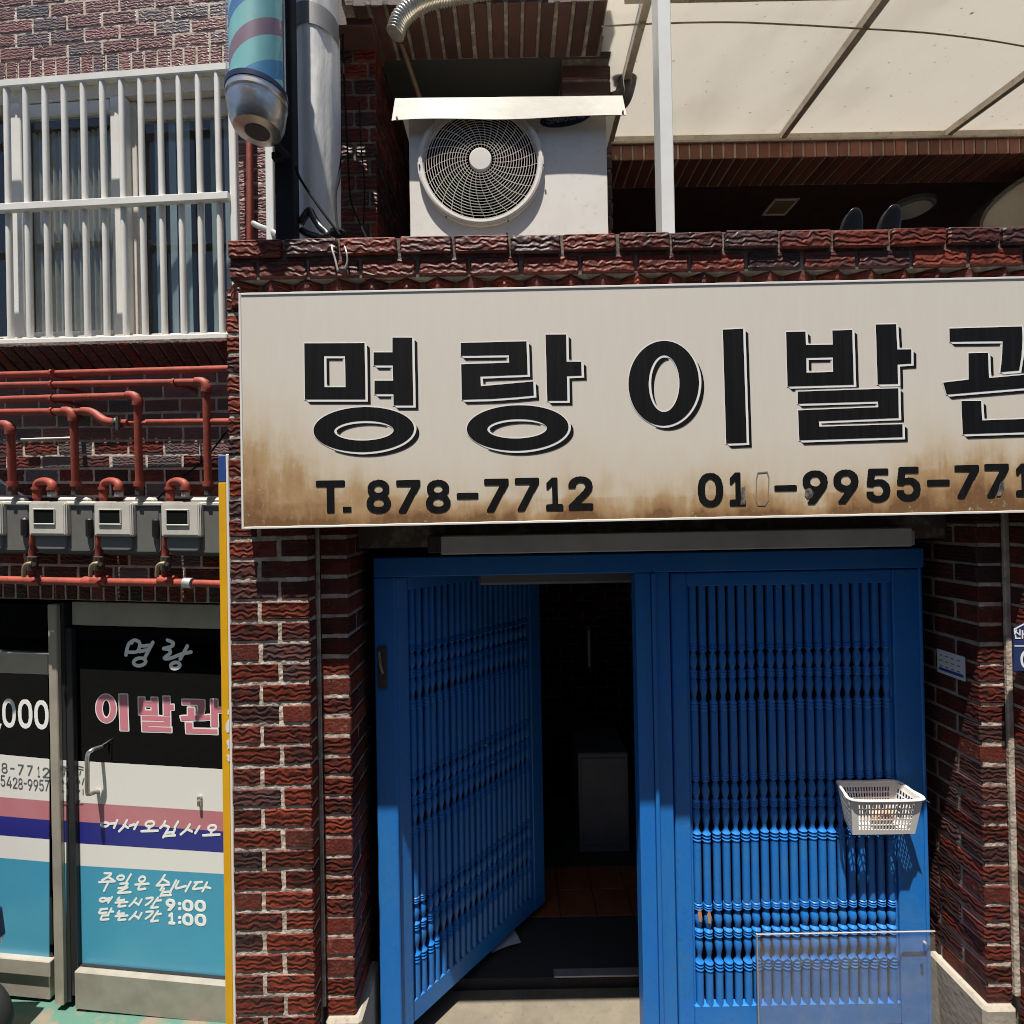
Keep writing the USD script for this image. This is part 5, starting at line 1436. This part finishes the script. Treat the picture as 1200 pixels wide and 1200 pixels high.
single('cable_knot', (kv, kn.faces), BLACKC, 'black knot of taped cables lying on the parapet', 'cable knot', WORLD, smooth=25)
hose = smooth_path([wp(352, 262, 2.0), wp(357, 254, 2.0), wp(363, 247, 2.0), wp(368, 256, 1.99), wp(375, 266, 1.98), wp(384, 275, 1.96), wp(378, 278, 1.97), wp(362, 275, 1.99), wp(354, 270, 2.0)], 6)
single('black_strap', tube(hose, .014, 8), BLACK, 'black looped strap lying at the foot of the wrapped column', 'strap', WORLD, smooth=True)
nb = trimesh.creation.icosphere(2, 1.0)
single('mortar_lump', (nb.vertices * [.014, .022, .01] * (1 + .5 * (meshkit.fbm(nb.vertices * 3, 3, 18)[:, None] - .5)) + wp(402, 318, 1.842), nb.faces), DKIRON, 'small dark lump on the parapet face below the hanging cords', 'lump', WORLD, smooth=25)

# ---------------------------------------------------------------- upper building: pier, brick soffit, recess
t = Thing('upper_building', 'dark brick upper storey behind the air conditioner with a shaded recess', 'building')
UW = -.53                                               # pier face, D = 2.43
pu0, pu1 = fx(383, 150, UW), fx(441, 150, UW)
PB = .0765
zlo, zhi = zt - .03, 2.42
pm2 = t.part('pier', bx(pu0 + .005, pu1 - .005, zlo, zhi, UW - .85, UW - .006), MORTD)
zp = fz(420, 92, UW)
for k in range(-16, 6):
    v0, v1 = zp + k * PB + .007, zp + (k + 1) * PB - .007
    if v0 < zlo or v1 > zhi: continue
    cut = pu0 + (.13 if k % 2 else .20)
    for a, b in ((pu0, cut - .006), (cut + .006, pu1)):
        t.part('brick', brick(a, b, v0, v1, UW - (.10 if k % 2 else .19), UW), pick([RED, RED2, BURNT, BURNT]), parent=pm2)
    w = UW - (.10 if k % 2 else .19) - .013
    while w > UW - .8:
        t.part('brick', brick(pu1 - .09, pu1, v0, v1, w - .19, w), pick([RED2, BURNT]), parent=pm2)
        w -= .203
# brick soffit of the lintel over the recess
sA = fz(600, 22, -.42)
so = t.part('lintel', bx(pu1 - .1, fx(716, 20, -.35), sA + .008, sA + .6, -.63, -.352), MORTD)
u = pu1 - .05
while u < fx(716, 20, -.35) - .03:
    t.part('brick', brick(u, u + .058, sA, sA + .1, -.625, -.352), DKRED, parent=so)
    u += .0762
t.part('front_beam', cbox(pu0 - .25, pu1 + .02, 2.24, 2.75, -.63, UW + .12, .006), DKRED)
# right pier of the recess
rp0, rp1 = fx(658, 90, -.66), fx(715, 90, -.66)
pr = t.part('pier', bx(rp0 + .005, rp1 - .005, zlo, sA + .029, -1.42, -.666), MORTD)
for k in range(18):
    v0 = sA - .012 - (k + 1) * PB
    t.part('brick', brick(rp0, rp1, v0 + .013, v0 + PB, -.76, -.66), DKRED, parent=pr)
t.part('rear_wall', bx(pu1 - .1, rp1 + .1, zlo, 2.9, -1.5, -1.42), RED2)
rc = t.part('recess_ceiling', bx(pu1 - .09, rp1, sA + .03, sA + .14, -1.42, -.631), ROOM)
t.close()
single('brown_pipe', tube([wp(466, 40, 2.42), wp(480, 80, 2.5), wp(493, 118, 2.6), wp(500, 150, 2.66)], .013, 8), mat('brown_pipe_paint', (.12, .075, .045), .6), 'thin brown pipe slanting down the dark recess behind the air conditioner', 'pipe', WORLD, smooth=True)
# corrugated duct
path = smooth_path([wp(463, 40, 2.22), wp(470, 22, 2.22), wp(488, 6, 2.22), wp(515, -4, 2.22), wp(560, -10, 2.24), wp(640, -16, 2.26)], 16)
rr = .036 * (1 + .10 * np.sin(np.arange(len(path)) * math.pi))
path2, r2 = [], []
tot = np.concatenate([[0], np.cumsum(np.linalg.norm(np.diff(path, axis=0), axis=1))])
for s in np.arange(0, tot[-1], .0035):
    path2.append([np.interp(s, tot, path[:, k]) for k in range(3)])
    r2.append(.037 + .0032 * math.sin(2 * math.pi * s / .014))
single('flexible_duct', tube(path2, r2, 16), DUCT, 'silver corrugated duct curving out under the brick soffit', 'duct', WORLD, smooth=True)
dk = smooth_path([wp(722, 66, 2.75), wp(731, 70, 2.75), wp(735, 84, 2.75), wp(734, 100, 2.75), wp(728, 116, 2.75), wp(716, 122, 2.75)], 6)
t = Thing('drain_pipe', 'dark wrapped drain pipe beside the right end of the air conditioner cover', 'pipe')
t.part('pipe', tube(dk, .05, 14), mat('dark_wrap', (.035, .032, .03), .6, (.06, .055, .05), 12, bump=.6, bs=30), WORLD, smooth=True)
t.part('collar', tube([wp(722, 58, 2.7), wp(724, 70, 2.74)], .03, 12), ALU, WORLD, smooth=50)
t.close()

# recess on the right: brick edge, brick soffit, board ceiling
t = Thing('upper_porch', 'brick edged ceiling of the upper porch under the translucent canopy', 'porch ceiling')
EW = -1.46                                              # D = 3.36
z1b, z0b = fz(960, 161, EW), fz(960, 184, EW)
ex0, ex1 = fx(716, 175, EW), 3.9
ed = t.part('edge_beam', bx(ex0 - .05, ex1, z0b + .008, z1b + .5, EW - .3, EW - .006), MORTH)
u = ex0
i = 0
while u < ex1 - .05:
    t.part('brick', brick(u, u + .062, z0b, z1b, EW - .29, EW, .003), pick([mat('orange_red_brick', (.21, .066, .033), .5, (.16, .05, .028), 14, bump=.5, bs=60, rnd=.25)]), parent=ed)
    u += .0752; i += 1
t.part('board_ceiling', bx(ex0 - .2, ex1 + 1.5, z0b + .09, z0b + .12, EW - 2.6, EW - .30), CEIL)
t.part('rear_wall', bx(ex0 - .25, ex1 + 1.5, zlo - .5, z0b + .089, EW - 2.7, EW - 2.6), CEIL)
t.part('side_wall', bx(ex0 - .3, ex0 - .21, zlo - .5, z0b + .089, EW - 2.6, EW - .02), RED2)
t.part('porch_floor', bx(ex0 - .3, ex1 + 1.5, zlo - .60, zlo - .5, EW - 2.6, EW + .0), ROOFC)
# cream wall with an arched edge at the far right
AWW = EW - .15
arc = [FR.uv(x, y, AWW) for x, y in ((1150, 262), (1156, 250), (1165, 239), (1178, 227), (1192, 217), (1215, 204), (1260, 190), (1340, 178), (1420, 176), (1420, 300), (1150, 300))]
t.part('arched_wall', prism(Polygon(arc), AWW - .12, AWW), CREAMP)
arc2 = LineString([FR.uv(x, y, AWW) for x, y in ((1146, 300), (1147, 262), (1153, 249), (1163, 237), (1176, 225.5), (1191, 214.5), (1214, 201), (1260, 187), (1340, 175))])
t.part('arch_trim', prism(arc2.buffer(.012), AWW - .12, AWW + .02), DKIRON)
t.close()


def ceil_pt(px, py, z):
    d = ray(px, py); s = z / d[2]
    return EYE + d * s


zc = z0b + .09
c = ceil_pt(1068, 240, zc)
t = Thing('ceiling_lamp', 'oval frosted lamp cover on the dark porch ceiling', 'lamp')
t.part('rim', cat(lathe([(c[2] - .001, .155), (c[2] - .035, .155), (c[2] - .04, .14)], (c[0], c[1], 0), 2, 32)), ALU, WORLD, smooth=40)
t.part('glass_cover', lathe([(c[2] - .036, .137), (c[2] - .055, .12), (c[2] - .07, .07), (c[2] - .074, .01)], (c[0], c[1], 0), 2, 32), LAMPG, WORLD, smooth=True)
t.close()
a, b, e = ceil_pt(893, 250, zc), ceil_pt(921, 250, zc), ceil_pt(905, 234, zc)
t = Thing('ceiling_hatch', 'small square tan panel on the dark porch ceiling', 'hatch')
t.part('frame', cat(cbox(a[0], b[0], a[1], a[1] + .02, zc + EYE[2] - .012, zc + EYE[2] - .001, .002), cbox(a[0], b[0], e[1] - .02, e[1], zc + EYE[2] - .012, zc + EYE[2] - .001, .002), cbox(a[0], a[0] + .02, a[1] + .0205, e[1] - .0205, zc + EYE[2] - .012, zc + EYE[2] - .001, .002), cbox(b[0] - .02, b[0], a[1] + .0205, e[1] - .0205, zc + EYE[2] - .012, zc + EYE[2] - .001, .002)), LAMPG, WORLD)
t.part('panel', bx(a[0] + .0205, b[0] - .0205, a[1] + .0205, e[1] - .0205, zc + EYE[2] - .007, zc + EYE[2] - .001), mat('tan_panel', (.34, .22, .11), .6), WORLD)
t.close()

# shoes standing on end behind the parapet
for (px, lab, k) in ((998, 'left one of two dark shoes drying upright on the parapet', 0), (1042, 'right one of two dark shoes drying upright on the parapet, below the oval lamp', 1)):
    t = Thing('shoe', lab, 'shoe', 'shoes on the parapet')
    b0_ = wp(px, 262 - 4 * k, 2.0)
    prof = []
    us, vs = np.linspace(0, 2 * math.pi, 25), 1 - np.linspace(1, 0, 22) ** 2

    def shoef(a, q, thick, sc):
        L_ = .165
        z = b0_[2] - .12 + L_ * (1 - (1 - q) ** 1.0)
        wv = sc * .046 * math.sqrt(max(0.0, 1 - max(0, (q - .60) / .40) ** 2.0)) * (0.9 + .1 * math.cos(q * 4))
        return (b0_[0] + wv * math.cos(a) + .012 * k * (q - .5), b0_[1] + thick * math.sin(a) * (wv / .046) + .05 * (1 - q), z)
    t.part('upper', grid(us, vs, lambda a, q: shoef(a, q, .03, .94)), SHOE, WORLD, smooth=True)
    t.part('sole', grid(us, vs, lambda a, q: tuple(np.array(shoef(a, q, .008, 1.05)) + [0, -.026, .002])), BLACK, WORLD, smooth=True)
    t.close()

# ---------------------------------------------------------------- translucent canopy
t = Thing('canopy', 'sloping translucent canopy with brown frame over the upper porch', 'canopy')
ph0 = wp(715, 166, 3.34)
slope = .227
CF = Frame([0, 3.34, wp(958, 154, 3.34)[2]], [1, 0, 0], [0, 1 / math.hypot(1, slope), slope / math.hypot(1, slope)])   # u right, v away from the street, w down?
lim0, lim1 = -1.28, 0.02
bars = [((715, 163), (757, 0)), ((915, 160), (1030, 2)), ((1115, 150), (1205, 83)), ((1315, 142), (1440, 80))]
ends = []
for (a, b) in bars:
    (u0, v0), (u1, v1) = CF.uv(*a), CF.uv(*b)
    k = (u1 - u0) / (v1 - v0)
    ends.append((u0 + k * (lim1 - v0), u0 + k * (lim0 - v0)))
for i in range(len(ends)):
    a = ends[i]
    b = ends[i + 1] if i + 1 < len(ends) else (a[0] + 1.1, a[1] + 1.1)
    if i == 0:
        l = (a[0] - .165, a[1] - .165)
        t.part('panel', prism(Polygon([(l[1], lim0), (a[1] - .024, lim0), (a[0] - .024, lim1), (l[0], lim1)]), .0, .004), TRANS, CF)
    t.part('panel', prism(Polygon([(a[1] + .024, lim0), (b[1] - .024, lim0), (b[0] - .024, lim1), (a[0] + .024, lim1)]), .0, .004), TRANS, CF)
    hw = .018
    t.part('rafter', prism(Polygon([(a[1] - hw, lim0), (a[1] + hw, lim0), (a[0] + hw, lim1), (a[0] - hw, lim1)]), -.034, .012), RAFT, CF)
e0, e1 = ends[0][0] - .13, ends[-1][0] + 1.1
t.part('rear_rail', cbox(e0, e1, lim1 + .001, lim1 + .05, -.04, .012, .003), RAFT, CF)
t.part('rear_rail', cbox(e0, e1, lim1 - .03, lim1 - .0, -.055, -.036, .003), RAFT, CF)
vv_ = CF.uv(900, 2)[1]
t.part('purlin', cbox(ends[0][1] - .1, e1 + .3, vv_ - .13, vv_ - .085, -.055, -.0345, .003), RAFT, CF)
t.close()
_c = []
for x, y in ((705, 31), (760, 28), (850, 26), (930, 29), (1000, 33), (1080, 38), (1150, 46), (1210, 56)):
    u, v = CF.uv(x, y, -.045)
    _c.append(CF.put(np.array([[u, v, -.045]]))[0])
cable(_c, .0035, mat('tan_wire', (.25, .2, .14), .6), 'thin curved wire strung under the translucent canopy panels', 'wire')

# ---------------------------------------------------------------- scooter at the far left, mostly outside the picture
t = Thing('motor_scooter', 'rear end of a dark blue scooter with black tyre at the left edge', 'scooter')
SD = 2.50
xr = wp(12, 1160, SD)[0]
wr = .215
for i, cx in enumerate((xr - wr, xr - wr - 1.22)):
    a = (cx, SD, .04 + wr)
    ty = t.part('wheel', trimesh.Trimesh(*(lambda m: (np.stack([m[0][:, 0] + a[0], m[0][:, 2] + a[1], m[0][:, 1] + a[2]], 1), m[1][:, ::-1]))(torus(wr - .045, .045, (0, 0, 0), 36, 10)), process=False), RUBB, WORLD, smooth=60)
    t.part('rim', (lambda m: (np.stack([m[0][:, 0] + a[0], m[0][:, 2] + a[1], m[0][:, 1] + a[2]], 1), m[1][:, ::-1]))(lathe([(-.03, .02), (-.03, .125), (.03, .125), (.03, .02)], (0, 0, 0), 2, 24)), ALU, WORLD, parent=ty)
prof = Polygon([(xr - 1.0, .30), (xr - .62, .30), (xr - .40, .42), (xr - .06, .47), (xr - .005, .58), (xr - .02, .70), (xr - .16, .76), (xr - .62, .74), (xr - .78, .50), (xr - 1.0, .40)]).buffer(.03).buffer(-.015)
XZ = Frame([0, SD, 0], [1, 0, 0], [0, 0, 1])
xr -= .15
prof = affinity.translate(prof, -.15, 0)
t.part('body', bevel_prism(prof, -.12, .10, .06), SCOOT, XZ, smooth=40)
t.part('seat', bevel_prism(Polygon([(xr - .74, .77), (xr - .10, .79), (xr - .08, .84), (xr - .4, .86), (xr - .74, .84)]).buffer(.01), -.12, .12, .04), RUBB, XZ, smooth=40)
t.part('leg_shield', bevel_prism(Polygon([(xr - 1.06, .32), (xr - 1.0, .34), (xr - 1.16, .98), (xr - 1.26, .98)]).buffer(.015), -.18, .18, .03), SCOOT, XZ, smooth=40)
t.part('handlebar', tube([(xr - 1.2, SD - .3, 1.06), (xr - 1.24, SD, 1.02), (xr - 1.2, SD + .2, 1.06)], .014, 8), RUBB, WORLD)
t.part('front_mudguard', bevel_prism(Point(xr - wr - 1.22, .04 + wr).buffer(wr + .05).intersection(sbox(-9, .36, 9, 9)), -.06, .06, .03), SCOOT, XZ, smooth=40)
t.close()

# ---------------------------------------------------------------- added unseen house across the street, cuts sky fill and shows in door glass
t = Thing('opposite_building', 'added plain plastered house across the street, unseen, cutting sky fill and mirrored in the shop glass', 'building')
OF = Frame([0, -4.6, 0], [-1, 0, 0], [0, 0, 1])
t.part('wall', bx(-16, 16, 0, 6.2, -4, 0), FACADE, OF)
for f_ in range(2):
    for k in range(10):
        u = -14.2 + k * 3.0
        wdw = t.part('window', bx(u, u + 1.3, 1.0 + f_ * 3.0, 2.3 + f_ * 3.0, .001, .05), FRAMEW, OF)
        t.part('pane', bx(u + .08, u + 1.22, 1.08 + f_ * 3.0, 2.22 + f_ * 3.0, .051, .056), DARKWIN, OF, parent=wdw)
t.part('roof', bx(-16.3, 16.3, 6.201, 6.4, -4.3, .35), CONCV, OF)
t.close()
